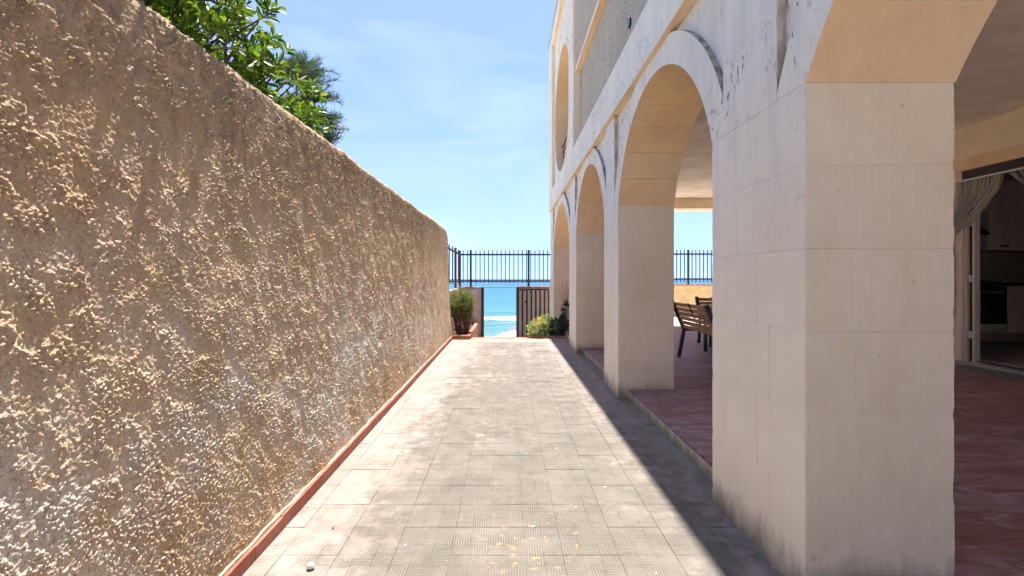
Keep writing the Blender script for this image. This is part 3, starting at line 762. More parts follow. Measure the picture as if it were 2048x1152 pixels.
for z in (0.55, 1.45, 2.35): box('hinge', 'alu', fr, XH + 0.035, XH + 0.079, DY1 - 0.135, DY1 - 0.085, z, z + 0.11, 0.006)
box('door_frame_post', 'frame', fr, XH + 0.03, XH + 0.16, DY0, DY0 + 0.09, ZT + 0.06, DZ, 0.004)
th_ = V(box('threshold', 'marble', None, XH - 0.06, XH + 0.32, DY0 - 0.05, DY1 + 0.08, ZT - 0.01, ZT + 0.06, 0.006))
box('track', 'dkwood', th_, XH + 0.06, XH + 0.15, DY0, DY1, ZT + 0.0605, ZT + 0.075)
# kitchen shell
structure(box('kitchen_floor', 'marble', None, XH + 0.3, 11.1, 4.5, 10.6, 0.0, 0.19))
V(box('kitchen_wall', 'ceiling', None, XH + 0.3, 11.1, 10.6, 10.75, 0.19, ZC))
V(box('kitchen_wall', 'ceiling', None, 11.1, 11.25, 4.4, 15.3, 0.1, ZC))
V(box('kitchen_wall', 'ceiling', None, XH + 0.3, 11.1, 4.4, 4.5, 0.19, ZC))

# ================================================================== BOUNDARY WALL
wall = tag(empty('boundary_wall', (-1.5, 0, 0)), 'tall rough brown stucco wall running down the left side of the court', 'wall', kind='thing')
YEND = 12.40
ycol = [-6.0]
while ycol[-1] < YEND:
    y = ycol[-1]; ycol.append(y + (0.25 if y < 1.0 else 0.0023 * (y / 1.25) ** 1.32))
ycol[-1] = YEND
ycol = np.array(ycol)
nf = 960
def wall_top(y): return np.interp(y, [-6, 1.5, 4.06, 5.78, 9.0, 11.0, 11.9, 12.18, 12.33, 12.40], [2.62, 2.634, 2.655, 2.664, 2.695, 2.718, 2.73, 2.71, 2.65, 2.53]) + 0.010 * (fbm(y * 2.3, y * 0, 3, 40) - 0.5)
sfr = np.linspace(0, 1, nf); arc = np.linspace(0, 1, 26)[1:]; topn = np.linspace(0, 1, 34)[1:]
zt = wall_top(ycol); rr = 0.055; TH = 0.32
xb = -1.364; bat = 0.110
def lean(z): return bat * np.interp(z, [-0.1, 0.0, 0.9, 1.6, 2.2, 2.8], [0, 0.0, 0.43, 0.70, 0.87, 1.0])
rows_x = []; rows_z = []; nxs = []; nzs = []; sarc = []
for t in sfr:
    z = -0.05 + t * (zt - rr + 0.05); rows_z.append(z); rows_x.append(xb - lean(z)); nxs.append(1.0); nzs.append(0.0); sarc.append(z)
xt = xb - lean(zt)
for t in arc:
    a = t * math.pi / 2; rows_x.append(xt - rr + rr * math.cos(a)); rows_z.append(zt - rr + rr * math.sin(a)); nxs.append(math.cos(a)); nzs.append(math.sin(a)); sarc.append(zt - rr + rr * a)
for t in topn:
    rows_x.append(xt - rr - t * (TH - rr)); rows_z.append(zt.copy()); nxs.append(0.0); nzs.append(1.0); sarc.append(zt + 0.03 + t * TH)
for zz in (2.2, 1.0, -0.05):
    rows_x.append(xt - TH - 0.03); rows_z.append(np.full_like(zt, zz)); nxs.append(0.0); nzs.append(0.0); sarc.append(zt + 1 + 2.2 - zz)
RX = np.array(rows_x); RZ = np.array(rows_z); SA = np.array(sarc); NXA = np.array(nxs)[:, None]; NZA = np.array(nzs)[:, None]
YY = np.broadcast_to(ycol[None, :], RX.shape)
patch = np.clip((fbm(YY * 1.6, SA * 1.6, 4, 11) - 0.36) / 0.28, 0, 1)
patch2 = np.clip((fbm(YY * 5.5, SA * 3.2, 3, 17) - 0.30) / 0.35, 0, 1)
streak = fbm(YY * 9 - SA * 1.2, SA * 1.5, 3, 23)
warp = 0.010 * (fbm(YY * 45, SA * 45, 3, 203) - .5); warp2 = 0.010 * (fbm(YY * 45, SA * 45, 3, 211) - .5)
b3 = blobs(YY + warp, SA + warp2, 0.0062, 83)
b1 = blobs(YY + 0.006 * (fbm(YY * 60, SA * 60, 2, 3) - .5), SA + 0.006 * (fbm(YY * 60, SA * 60, 2, 4) - .5), 0.0140, 31); b2 = blobs(YY + warp, SA + warp2, 0.0088, 57)
lowf = (fbm(YY * 0.9, SA * 0.9, 3, 71) - 0.5) * 0.016 + (fbm(YY * 4.0, SA * 4.0, 3, 77) - 0.5) * 0.007 + (streak - 0.5) * 0.005
ups = np.clip((SA - 1.7) / 0.9, 0, 1); dn = np.clip((1.5 - SA) / 1.2, 0, 1)
cl = np.clip((fbm(YY * 14 + SA * 3, SA * 12, 4, 131) - 0.43 + 0.13 * dn + 0.05 * ups) / 0.16, 0, 1)      # grit thrown on in clusters
grain = (fbm(YY * 95, SA * 95, 3, 91) - 0.5) * 0.0062
jag = 0.55 + 0.9 * fbm(YY * 170, SA * 170, 2, 97)
D = lowf + b1 ** 1.4 * (0.0068 + 0.0055 * ups) * jag * cl * (0.25 + 0.75 * patch) + b2 ** 1.2 * 0.0080 * jag * (0.12 + 0.88 * cl) * (0.3 + 0.7 * patch2) + b3 * 0.0042 * (0.25 + 0.75 * cl) + grain
D = D * np.clip((SA - 0.03) / 0.10, 0.15, 1)
D[-3:] = 0
CO = np.stack([RX + D * NXA, YY, RZ + D * NZA], -1).reshape(-1, 3)
nc = len(ycol); nr = RX.shape[0]
i = (np.arange(nr - 1)[:, None] * nc + np.arange(nc - 1)[None, :]).ravel()
wb = quads('stucco_body', CO, np.stack([i, i + 1, i + 1 + nc, i + nc], 1), 'wall', None, True)
wb.parent = wall; wb.matrix_parent_inverse = Matrix.Translation((1.5, 0, 0))
capv = [tuple(CO[k * nc + nc - 1]) for k in list(range(0, nr, 12)) + [nr - 1]]
cap = mesh('wall_end', capv, [tuple(range(len(capv)))], 'wall'); cap.parent = wall; cap.matrix_parent_inverse = wb.matrix_parent_inverse
def wavy_strip(name, m, x0, x1, z0, zfun, ya, yb, n):
    v = []; f = []
    for k in range(n + 1):
        y = ya + (yb - ya) * k / n; z1 = zfun(y)
        v += [(x0, y, z0), (x1, y, z0), (x1, y, z1 - 0.004), (x1 - 0.004, y, z1), (x0, y, z1 + 0.001)]
    for k in range(n):
        a = 5 * k; b = a + 5
        for q in range(5): f.append((a + q, a + (q + 1) % 5, b + (q + 1) % 5, b + q))
    f.append((0, 1, 2, 3, 4)); f.append(tuple(5 * n + q for q in (4, 3, 2, 1, 0)))
    o = mesh(name, v, f, m); o.parent = wall; o.matrix_parent_inverse = wb.matrix_parent_inverse; return o
yk = -6.0
while yk < 12.4:
    e = min(12.42, yk + 0.333 + random.uniform(-0.004, 0.004)); dz = random.uniform(-0.003, 0.003); dx = random.uniform(-0.0018, 0.0018); zt_ = 0.080 + 0.003 * math.sin(yk * 1.7) + dz
    rel_o = MB().box(-1.42, -1.338 + dx, yk + 0.0012, e - 0.0012, -0.02, zt_, 0.002).build('skirting_tile', 'redpaint')
    rel_o.parent = wall; rel_o.matrix_parent_inverse = wb.matrix_parent_inverse; yk = e
wavy_strip('lit_edge_strip', 'cream_and_lit_edge', -1.42, -1.353, 0.06, lambda y: 0.090 + 0.005 * math.sin(y * 2.3 + 2) + 0.0035 * math.sin(y * 11.3) + 0.003 * math.sin(y * 23), -6, 12.41, 420)  # pale strip standing in for the sunlit top edge of the skirting

M['sunlit_pale'] = plain('sunlit_terrace_pale', (0.58, 0.53, 0.47), 0.9, 0.15, 3, 0.4, 40)  # red terrace floor lightened to paint in full sun

# ================================================================== GATE, FENCES, PLANTERS
def bars_fence(name, label, m, axis, fixed, a, b, z_rail0, z_rail1, z_bot, z_top, z_base, pitch, start, posts, th=0.018, group='iron fences above the low walls'):
    r = empty(name, (a, fixed, z_base) if axis == 'x' else (fixed, a, z_base)); tag(r, label, 'fence', group)
    o0 = Vector(r.location)
    def bx(nm, u0, u1, w, z0, z1):
        mb = MB()
        if axis == 'x': mb.box(u0 - o0.x, u1 - o0.x, -w, w, z0 - o0.z, z1 - o0.z, 0.002)
        else: mb.box(-w, w, u0 - o0.y, u1 - o0.y, z0 - o0.z, z1 - o0.z, 0.002)
        return mb.build(nm, m, r)
    for z in (z_rail0, z_rail1): bx('rail', a, b, 0.013, z - 0.028, z + 0.028)
    for p in posts: bx('post', p - 0.032, p + 0.032, 0.032, z_base, z_top + 0.01)
    u = start
    while u < b - 0.02:
        if all(abs(u - p) > 0.04 for p in posts): bx('bar', u - th / 2 - 0.004, u + th / 2 + 0.004, 0.011 + 0.006, z_bot, z_top)
        u += pitch
    return r
GY = 16.3
gw = tag(empty('gate_wall', (-1.2, GY, -0.5)), 'low taupe rendered wall left of the beach gate, behind the green bush', 'wall', kind='thing')
def rel(o, root): o.parent = root; o.matrix_parent_inverse = Matrix.Translation(-Vector(root.location)); return o
rel(box('render_body', 'taupe', None, -1.62, -0.826, GY, GY + 0.16, -0.9, 1.20, 0.01), gw)
for k in range(3): rel(box('coping_tile', 'cream_and_lit_edge' if k != 1 else 'terracotta', None, -1.64 + k * 0.275 + .003, -1.64 + (k + 1) * 0.275 - .003, GY - 0.02, GY + 0.18, 1.20, 1.238 + 0.012 * (k == 1), 0.006), gw)
gw2 = tag(empty('gate_wall', (0.9, GY, -0.5)), 'low taupe rendered wall right of the beach gate, behind the striped gate leaf', 'wall', kind='thing')
rel(box('render_body', 'taupe', None, 0.36, 1.62, GY, GY + 0.16, -0.9, 1.20, 0.01), gw2)
for k in range(5): rel(box('coping_tile', 'terracotta', None, 0.34 + k * 0.25 + .002, 0.34 + (k + 1) * 0.25 - .002, GY - 0.02, GY + 0.18, 1.20, 1.25 + random.uniform(0, .012), 0.008), gw2)
gp = tag(MB().box(-0.822, -0.735, GY - 0.03, GY + 0.06, -0.6, 1.235, 0.006).build('gate_post', 'brown_iron'), 'dark iron gate post at the left of the opening to the sea', 'gate post')
wr = tag(MB().tube([(-0.735 + 1.05 * t / 8, GY + 0.02, 1.225 - 0.006 * math.sin(math.pi * t / 8)) for t in range(9)], 0.0055, 6).build('wire', 'blue_iron'), 'thin wire strung across the top of the gate opening', 'wire')
gate = tag(empty('gate', (0.31, GY - 0.06, -0.45)), 'dark brown iron gate leaf of vertical bars, folded back against the wall', 'gate')
def gb(nm, x0, x1, z0, z1, w=0.02): return rel(box(nm, 'brown_iron', None, x0, x1, GY - 0.03 - w, GY - 0.03 + w, z0, z1, 0.003), gate)
gb('stile', 0.315, 0.405, -0.45, 1.225, 0.024); gb('stile', 1.345, 1.395, -0.45, 1.19, 0.024)
gb('top_rail', 0.406, 1.344, 1.135, 1.19, 0.022); gb('bottom_rail', 0.406, 1.344, -0.45, -0.39, 0.022)
for k in range(6): gb('bar', 0.492 + k * 0.1436, 0.492 + k * 0.1436 + 0.058, -0.389, 1.134, 0.007)
gb('lock_plate', 0.60, 0.635, 0.72, 0.80, 0.028)
bars_fence('railing_fence', 'slate iron railing above the gate, its bars against the sea and sky', 'blue_iron', 'x', GY + 0.08, -1.50, 1.62, 1.435, 2.30, 1.363, 2.445, 1.235, 0.1383, -1.418, (-1.17, 0.724))
bars_fence('railing_fence', 'short rusty return of the railing just past the end of the stucco wall', 'rust_iron', 'y', -1.52, 12.9, 16.35, 1.435, 2.30, 1.363, 2.42, 1.235, 0.85, 13.25, (14.9, 16.32), th=0.004)
rw = tag(box('garden_wall', 'cream_and_lit_edge', None, -1.66, -1.50, 12.45, GY - 0.002, -0.3, 1.19, 0.01), 'low cream wall between the stucco wall and the gate, behind the bush', 'wall', kind='thing')
tw = tag(empty('terrace_wall', (4.9, 18.4, ZT)), 'ochre rendered parapet with terracotta coping at the sea edge of the terrace', 'wall', kind='thing')
rel(box('render_body', 'ochre', None, 1.6, 11.5, 18.4, 18.58, -0.6, 1.26), tw)
rel(box('plinth_band', 'taupe', None, 1.6, 11.5, 18.385, 18.401, ZT - 0.01, 0.21), tw)
for k in range(33): rel(box('coping_tile', 'terracotta', None, 1.6 + k * 0.3 + .003, 1.6 + (k + 1) * 0.3 - .003, 18.36, 18.62, 1.262, 1.30 + random.uniform(0, 0.014), 0.008), tw)
bars_fence('railing_fence', 'slate iron railing on the ochre terrace parapet, seen through the arch', 'blue_iron', 'x', 18.49, 1.7, 9.5, 1.50, 2.42, 1.39, 2.57, 1.30, 0.142, 1.75, (2.7, 4.7, 6.72, 8.7))

def brick_planter(name, label, x0, x1, y0, y1, z1, soil):
    r = tag(empty(name, ((x0 + x1) / 2, y0, 0)), label, 'planter', 'brick edged planting beds')
    n = max(2, round((x1 - x0) / 0.24)); d = (x1 - x0) / n
    for k in range(n): rel(box('brick', 'terracotta', None, x0 + k * d + .004, x0 + (k + 1) * d - .004, y0, y0 + 0.11, -0.05, z1 + random.uniform(-.006, .006), 0.007), r)
    n = max(2, round((y1 - y0) / 0.26)); d = (y1 - y0 - 0.115) / n
    for k in range(n): rel(box('brick', 'terracotta', None, *((x1 - 0.11, x1) if x0 < 0 else (x0, x0 + 0.11)), y0 + 0.115 + k * d + .003, y0 + 0.115 + (k + 1) * d - .003, -0.3, z1 + random.uniform(-.006, .006), 0.007), r)
    rel(box('soil', 'soil', None, x0 + 0.02, x1 - 0.02, y0 + 0.02, y1 - 0.02, -0.4, soil), r)
    return r
brick_planter('planter', 'terracotta edged bed at the foot of the green bush by the stucco wall', -1.45, -0.90, 12.44, GY - 0.01, 0.10, 0.05)
brick_planter('planter', 'low terracotta edged bed under the flowering plants beside the arcade', 0.60, 1.52, 12.66, 14.3, 0.055, 0.03)

# ================================================================== FOLIAGE
def leaf_cards(centers, dirs, lens, wids, fold=0.25, curl=0.25, rng=RNG):
    """pointed leaves: 6 vertices, 4 faces each, folded along the midrib"""
    n = len(centers); d = dirs / np.linalg.norm(dirs, axis=1, keepdims=True)
    r = rng.normal(size=(n, 3)); a = np.cross(d, r); a /= np.linalg.norm(a, axis=1, keepdims=True) + 1e-9; u = np.cross(a, d)
    L_ = lens[:, None]; Wd = wids[:, None]
    p0 = centers; p3 = centers + d * L_ + u * (-curl) * L_ * 0.5
    m1 = centers + d * L_ * 0.42 + u * fold * Wd * -0.5; m2 = centers + d * L_ * 0.76 - u * (curl * L_ * 0.22 + fold * Wd * 0.4)
    l1 = m1 + a * Wd * 0.42 + u * fold * Wd * 0.7; r1 = m1 - a * Wd * 0.42 + u * fold * Wd * 0.7
    l2 = m2 + a * Wd * 0.5 + u * fold * Wd * 0.7; r2 = m2 - a * Wd * 0.5 + u * fold * Wd * 0.7
    V_ = np.stack([p0, l1, l2, p3, r2, r1, m1, m2], 1).reshape(-1, 3)
    b = (np.arange(n) * 8)[:, None]
    F = np.concatenate([b + np.array([[0, 1, 6]]), b + np.array([[0, 6, 5]]), b + np.array([[1, 2, 6]]), b + np.array([[2, 7, 6]]), b + np.array([[6, 7, 5]]), b + np.array([[7, 4, 5]]), b + np.array([[2, 3, 7]]), b + np.array([[7, 3, 4]])], 0)
    return V_, F
def needles(base, dirs, lens, wid, rng=RNG):
    n = len(base); d = dirs / np.linalg.norm(dirs, axis=1, keepdims=True)
    r = rng.normal(size=(n, 3)); a = np.cross(d, r); a /= np.linalg.norm(a, axis=1, keepdims=True) + 1e-9
    w = (wid if np.ndim(wid) else np.full(n, wid))[:, None]; L_ = lens[:, None]
    bend = rng.normal(size=(n, 3)) * 0.12 * L_
    V_ = np.stack([base - a * w * 0.5, base + a * w * 0.5, base + d * L_ * 0.55 + a * w * 0.5 + bend, base + d * L_ * 0.55 - a * w * 0.5 + bend, base + d * L_], 1).reshape(-1, 3)
    b = (np.arange(n) * 5)[:, None]
    F = np.concatenate([b + np.array([[0, 1, 2]]), b + np.array([[0, 2, 3]]), b + np.array([[3, 2, 4]])], 0)
    return V_, F
def unit(n, rng=RNG):
    v = rng.normal(size=(n, 3)); return v / np.linalg.norm(v, axis=1, keepdims=True)

# ---- broad-leaved shrub behind the stucco wall
def whorl_shrub():
    root = tag(empty('broadleaf_shrub', (-2.4, 3.4, -0.02)), 'glossy green broad-leaved shrub spilling over the top of the stucco wall', 'shrub')
    lobes = [((-2.35, 1.9, 3.05), 0.80), ((-2.15, 2.55, 3.15), 0.72), ((-2.10, 3.15, 2.98), 0.58), ((-2.04, 3.65, 2.93), 0.47), ((-2.00, 4.15, 2.80), 0.42), ((-1.98, 4.50, 2.74), 0.34), ((-1.96, 4.80, 2.70), 0.26), ((-2.6, 3.0, 3.1), 0.65)]
    tips = []; tw = MB(); n_tw = 0
    for (c, r) in lobes:
        m = int(165 * r * r / 0.25)
        d = unit(m); rad = r * (0.45 + 0.62 * RNG.random(m) ** 0.55)
        wob = 1 + 0.25 * (fbm(d[:, 0] * 3 + c[1], d[:, 2] * 3, 2, 5) - 0.5)
        pts = np.array(c) + d * (rad * wob)[:, None]
        for p, q in zip(pts, d):
            if p[0] > -1.62 and p[2] < 2.62: continue
            if p[0] > -1.30: continue
            g = np.array(q) * 0.7 + np.array([0.15, 0.05, 0.65]); tips.append((p, g / np.linalg.norm(g), r))
            if RNG.random() < 0.30:
                b0 = p - g * 0.30 + RNG.normal(size=3) * 0.05; tw.tube([b0, (b0 + p) / 2 + RNG.normal(size=3) * 0.012, p], [0.010, 0.007, 0.005], 5)
    cs, ds, ls, ws = [], [], [], []
    for (p, g, r) in tips:
        k = RNG.integers(7, 12); a0 = RNG.random() * 6.28
        e1 = np.cross(g, [0.3, 0.9, 0.1]); e1 /= np.linalg.norm(e1); e2 = np.cross(g, e1); size = RNG.uniform(0.75, 1.15)
        for j in range(k):
            t = a0 + 2.4 * j; up = RNG.uniform(0.15, 1.0)
            dirv = (e1 * math.cos(t) + e2 * math.sin(t)) + g * up + RNG.normal(size=3) * 0.12
            cs.append(p + g * 0.012 * j / k * 4); ds.append(dirv); ls.append(size * RNG.uniform(0.068, 0.105)); ws.append(size * RNG.uniform(0.021, 0.031))
    cs, ds, ls, ws = map(np.array, (cs, ds, ls, ws))
    # the leaves the camera sees largest: those nearest, in view and above the wall
    u = 1013 + 1000 * cs[:, 0] / cs[:, 1]; v = 558 - 1000 * (cs[:, 2] - 1.5) / cs[:, 1]
    front = (u > 280) & (u < 680) & (v > -30) & (v < 290) & (cs[:, 0] > -1.95) & (cs[:, 2] > 2.62)
    idx = np.where(front)[0]; idx = idx[np.argsort(np.linalg.norm(cs[idx] - np.array([0, 0, 1.5]), axis=1))][:280]
    keep = np.ones(len(cs), bool); keep[idx] = False
    Vv, F = leaf_cards(cs[keep], ds[keep], ls[keep], ws[keep])
    f = rel(quads('foliage', Vv, F, 'leaf', None, False), root); f['kind'] = 'stuff'
    base_me = []
    for s_ in range(6):
        Vv, F = leaf_cards(np.zeros((1, 3)), np.array([[0, 0, 1.0]]), np.array([0.1]), np.array([0.029 + 0.002 * s_]), curl=0.1 + 0.06 * s_)
        o = quads('leaf', Vv, F, 'leaf_one'); base_me.append(o.data); bpy.data.objects.remove(o)
    for i in idx:
        o = bpy.data.objects.new('leaf', base_me[RNG.integers(6)]); COL.objects.link(o); o.parent = root
        o.location = Vector(cs[i]) - root.location; q = Vector(ds[i]).to_track_quat('Z', 'X'); o.rotation_mode = 'QUATERNION'
        o.rotation_quaternion = q @ Matrix.Rotation(RNG.random() * 6.28, 3, 'Z').to_quaternion(); sc_ = ls[i] / 0.1; o.scale = (sc_,) * 3
    rel(tw.build('twigs', 'bark'), root)['kind'] = 'stuff'
    tr_ = MB()
    for (c, r) in lobes[:7]:
        x0 = -2.5 + RNG.normal() * 0.1; y0 = 0.5 * (c[1] + 3.3)
        tr_.tube([(x0, y0, -0.03), (x0 - 0.03, y0 + 0.1, 0.9), (c[0] - 0.1, 0.7 * c[1] + 0.3 * y0, 1.9), (c[0], c[1], c[2] - 0.1), (c[0] + 0.05, c[1] + 0.05, c[2] + r * 0.5)], [0.055, 0.05, 0.036, 0.022, 0.01], 7)
    rel(tr_.build('trunk', 'bark'), root)
    return root
def _leaf_one():
    b = NB('glossy_single_leaf'); r = b.rnd(); o = b.obj()
    col = b.ramp(r, [(0.0, (0.04, 0.10, 0.014)), (0.6, (0.13, 0.215, 0.024)), (1.0, (0.27, 0.32, 0.045))])
    col = b.mix(b.rng(b.noise(o, 40, 2), 0.4, 0.7, 0, 0.3), col, (0.06, 0.12, 0.02))
    b.done(col, 0.45, spec=0.4); t = b.t.nodes.new('ShaderNodeBsdfTranslucent'); b.link(b.mix(1.0, col, (1.5, 1.5, 0.7), 'MULTIPLY'), t.inputs[0])
    m = b.t.nodes.new('ShaderNodeMixShader'); m.inputs[0].default_value = 0.4
    b.link(b.p.outputs[0], m.inputs[1]); b.link(t.outputs[0], m.inputs[2]); b.link(m.outputs[0], b.out.inputs[0]); return b.m
M['leaf_one'] = _leaf_one()
whorl_shrub()

# ---- feathery tree farther behind the wall
def feathery_tree(loc, clusters, label, leafmat='needle', extra=None):
    root = tag(empty('tamarisk_tree', loc), label, 'tree')
    br = MB(); B, D_, Ls = [], [], []
    for (c, r) in clusters:
        c = np.array(c)
        br.tube([(loc[0], loc[1], loc[2]), (loc[0] + 0.1, loc[1] + 0.05, 1.6), tuple(c * 0.6 + np.array([loc[0], loc[1], 2.6]) * 0.4), tuple(c)], [0.07, 0.06, 0.03, 0.012], 6)
        for _k in range(int(26 * (r / 0.4) ** 2)):
            d = unit(1)[0]; d[2] = abs(d[2]) * 0.6 + 0.1; e = c + d * r * RNG.uniform(0.5, 1.1)
            mid = (c + e) / 2 + RNG.normal(size=3) * 0.05 + np.array([0, 0, 0.05])
            br.tube([tuple(c), tuple(mid), tuple(e)], [0.008, 0.005, 0.002], 4, False)
            for _j in range(52):
                t = RNG.uniform(0.25, 1.05); p = (1 - t) ** 2 * c + 2 * t * (1 - t) * mid + t * t * e
                nd = (e - c) / np.linalg.norm(e - c) * 0.8 + RNG.normal(size=3) * 0.55 + np.array([0, 0, 0.15])
                B.append(p); D_.append(nd); Ls.append(RNG.uniform(0.06, 0.15))
    B, D_, Ls = map(np.array, (B, D_, Ls)); Vv, F = needles(B, D_, Ls, 0.0068)
    f = rel(quads('crown', Vv, F, leafmat), root); f['kind'] = 'stuff'
    rel(br.build('trunk', 'bark'), root)
    if extra:
        tw = MB(); cs = []
        for k in range(9):
            e = np.array(extra) + RNG.normal(size=3) * np.array([0.1, 0.12, 0.2]); tw.tube([tuple(np.array(extra) - [0.1, 0, 0.5]), tuple(e)], [0.008, 0.003], 4); cs += [e + RNG.normal(size=3) * 0.05 for _ in range(9)]
        cs = np.array(cs); Vv, F = leaf_cards(cs, unit(len(cs)), np.full(len(cs), 0.05), np.full(len(cs), 0.022))
        rel(tw.build('dry_twig', 'twig'), root); g_ = rel(quads('dry_foliage', Vv, F, 'dryleaf'), root); g_['kind'] = 'stuff'
    return root
feathery_tree((-3.3, 8.0, -0.02), [((-3.05, 7.25, 4.35), 0.50), ((-3.05, 7.65, 4.62), 0.38), ((-3.05, 7.95, 4.30), 0.40), ((-3.1, 8.0, 4.0), 0.45), ((-3.05, 8.5, 4.05), 0.30), ((-3.05, 8.3, 3.75), 0.40), ((-3.35, 7.6, 3.9), 0.55)],
    'blue-green feathery tamarisk rising behind the broad-leaved shrub', extra=(-2.98, 8.62, 4.05))

# ---- needle-leaved bush in the left bed
bush = tag(empty('rosemary_bush', (-1.17, 13.2, 0.05)), 'grey-green needle-leaved bush with bare brown twigs below, at the end of the stucco wall', 'bush')
st_ = MB(); B, D_, Ls, K = [], [], [], []
bc_ = np.array([-1.17, 13.2, 0.76])
for k in range(420):
    d = unit(1)[0]; d[2] = d[2] * 0.9 + 0.12
    lump = 1 + 0.28 * (fbm(np.array([d[0] * 2.2 + 5]), np.array([d[2] * 2.2 + d[1]]), 2, 8)[0] - 0.5)
    tip = bc_ + d * np.array([0.335, 0.50, 0.52]) * lump * RNG.uniform(0.72, 1.04); p1 = bc_ + d * np.array([0.12, 0.2, 0.10]) + np.array([0, 0, -0.12])
    if tip[2] < 0.26 + 0.2 * RNG.random(): continue
    if k % 6 == 0: st_.tube([(-1.17 + d[0] * 0.15, 13.2 + d[1] * 0.2, 0.04), tuple(p1 + np.array([d[0] * 0.12, d[1] * 0.15, -0.2])), tuple(p1), tuple(tip)], [0.008, 0.006, 0.005, 0.002], 4, False)
    ax = (tip - p1) / np.linalg.norm(tip - p1); ax = ax * 0.6 + np.array([0, 0, 0.5])
    for j in range(42):
        t = 0.35 + 0.68 * RNG.random() ** 0.7; p = p1 * (1 - t) + tip * t
        B.append(p + RNG.normal(size=3) * 0.014); D_.append(ax * 0.75 + unit(1)[0] * 0.8); Ls.append(RNG.uniform(0.025, 0.06))
for k in range(38):                                          # bare lower shoots
    a = RNG.random() * 6.28; q = RNG.random() ** 0.5
    st_.tube([(-1.17 + 0.12 * math.cos(a), 13.15 + 0.2 * math.sin(a), 0.04), (-1.17 + 0.30 * q * math.cos(a), 13.15 + 0.42 * q * math.sin(a), 0.25 + 0.15 * RNG.random()), (-1.17 + 0.31 * q * math.cos(a + 0.3), 13.15 + 0.45 * q * math.sin(a + 0.3), 0.55)], [0.006, 0.005, 0.003], 4, False)
B, D_, Ls = map(np.array, (B, D_, Ls)); Vv, F = needles(B, D_, Ls, 0.0095)
f = rel(quads('foliage', Vv, F, 'rosemary'), bush); f['kind'] = 'stuff'; rel(st_.build('stems', 'twig'), bush)
litter = RNG.normal(size=(160, 3)) * np.array([0.14, 0.3, 0.05]) + np.array([-1.17, 13.1, 0.16]); Vv, F = needles(litter, unit(160), np.full(160, 0.11), 0.007)
f = rel(quads('dead_twigs', Vv, F, 'twig'), bush); f['kind'] = 'stuff'

# ---- flower bed
def leafy_mound(name, label, blobs_, mat, n, ln, wd, cat, floor_z, flowers=()):
    c0 = blobs_[0][0]; root = tag(empty(name, (c0[0], c0[1], floor_z)), label, cat)
    cs, ds = [], []
    for (c, r) in blobs_:
        m = int(n * r[0] * r[2] / 0.06); d = unit(m); q = np.array(c) + d * np.array(r) * (0.55 + 0.5 * RNG.random((m, 1)))
        ok = q[:, 2] > floor_z - 0.02; cs.append(q[ok]); ds.append((d + np.array([0, -0.15, 0.45]) + RNG.normal(size=(m, 3)) * 0.45)[ok])
    cs = np.concatenate(cs); ds = np.concatenate(ds); k = len(cs)
    Vv, F = leaf_cards(cs, ds, RNG.uniform(*ln, k), RNG.uniform(*wd, k)); f = rel(quads('foliage', Vv, F, mat), root); f['kind'] = 'stuff'
    s_ = MB()
    for (c, r) in blobs_:
        for _ in range(7): s_.tube([(c[0] + RNG.normal() * 0.03, c[1] + RNG.normal() * 0.03, floor_z - 0.02), tuple(np.array(c) + unit(1)[0] * np.array(r) * 0.8)], [0.006, 0.003], 4)
    rel(s_.build('stems', 'twig'), root)
    for (p, m, size) in flowers:
        cc = np.array([p] * 9) + RNG.normal(size=(9, 3)) * 0.006; t = np.arange(9) * 0.7; dd = np.stack([np.cos(t), -0.6 + 0 * t, np.sin(t)], 1)
        Vv, F = leaf_cards(cc, dd, np.full(9, size), np.full(9, size * 0.6)); rel(quads('flower', Vv, F, m), root)
    return root
fl = []
for _ in range(26):
    a = RNG.random() * 6.28; fl.append(((0.86 + 0.26 * math.cos(a) * RNG.random(), 12.74 + 0.12 * RNG.random(), 0.22 + 0.24 * RNG.random()), 'petal_p' if RNG.random() < 0.7 else 'petal_y', RNG.uniform(0.02, 0.032)))
fl += [((0.86, 12.72, 0.50), 'petal_y', 0.05), ((0.83, 12.72, 0.47), 'petal_y', 0.045), ((0.70, 12.70, 0.33), 'petal_y', 0.035)]
leafy_mound('flowering_plant', 'sunlit flowering plant with pale variegated leaves and yellow and pink blooms', [((0.82, 12.93, 0.20), (0.27, 0.26, 0.26)), ((1.02, 12.95, 0.33), (0.17, 0.2, 0.22)), ((0.70, 12.86, 0.10), (0.16, 0.18, 0.14))], 'bedleaf', 520, (0.04, 0.085), (0.024, 0.045), 'plant', 0.03, fl)
leafy_mound('ivy_plant', 'dark ivy in the shade at the foot of the far arch', [((1.30, 13.0, 0.22), (0.22, 0.22, 0.25)), ((1.48, 13.15, 0.30), (0.14, 0.14, 0.2))], 'ivy', 520, (0.04, 0.075), (0.03, 0.05), 'plant', 0.03)
# pot with a spiky plant and trailing ivy, on the loggia step inside the far arch
pot = tag(empty('planter_pot', (1.66, 13.55, ZT)), 'tall off-white plant pot standing inside the far arch', 'pot')
rel(MB().lathe([(0.10, ZT), (0.115, ZT + 0.02), (0.13, ZT + 0.3), (0.155, 0.70), (0.17, 0.72), (0.17, 0.76), (0.15, 0.76), (0.14, 0.70)], 1.66, 13.55, 20).build('pot_body', 'pot', None, True), pot)
rel(MB().lathe([(0.139, 0.68), (0.139, 0.705)], 1.66, 13.55, 14).build('soil', 'soil'), pot)
spk = tag(empty('spiky_plant', (1.66, 13.55, 0.70)), 'dark spiky plant with bare brown stems growing from the off-white pot', 'plant')
n = 90; bb = np.tile(np.array([[1.66, 13.55, 0.72]]), (n, 1)) + RNG.normal(size=(n, 3)) * 0.02; dd = unit(n); dd[:, 2] = np.abs(dd[:, 2]) * 0.9 + 0.1
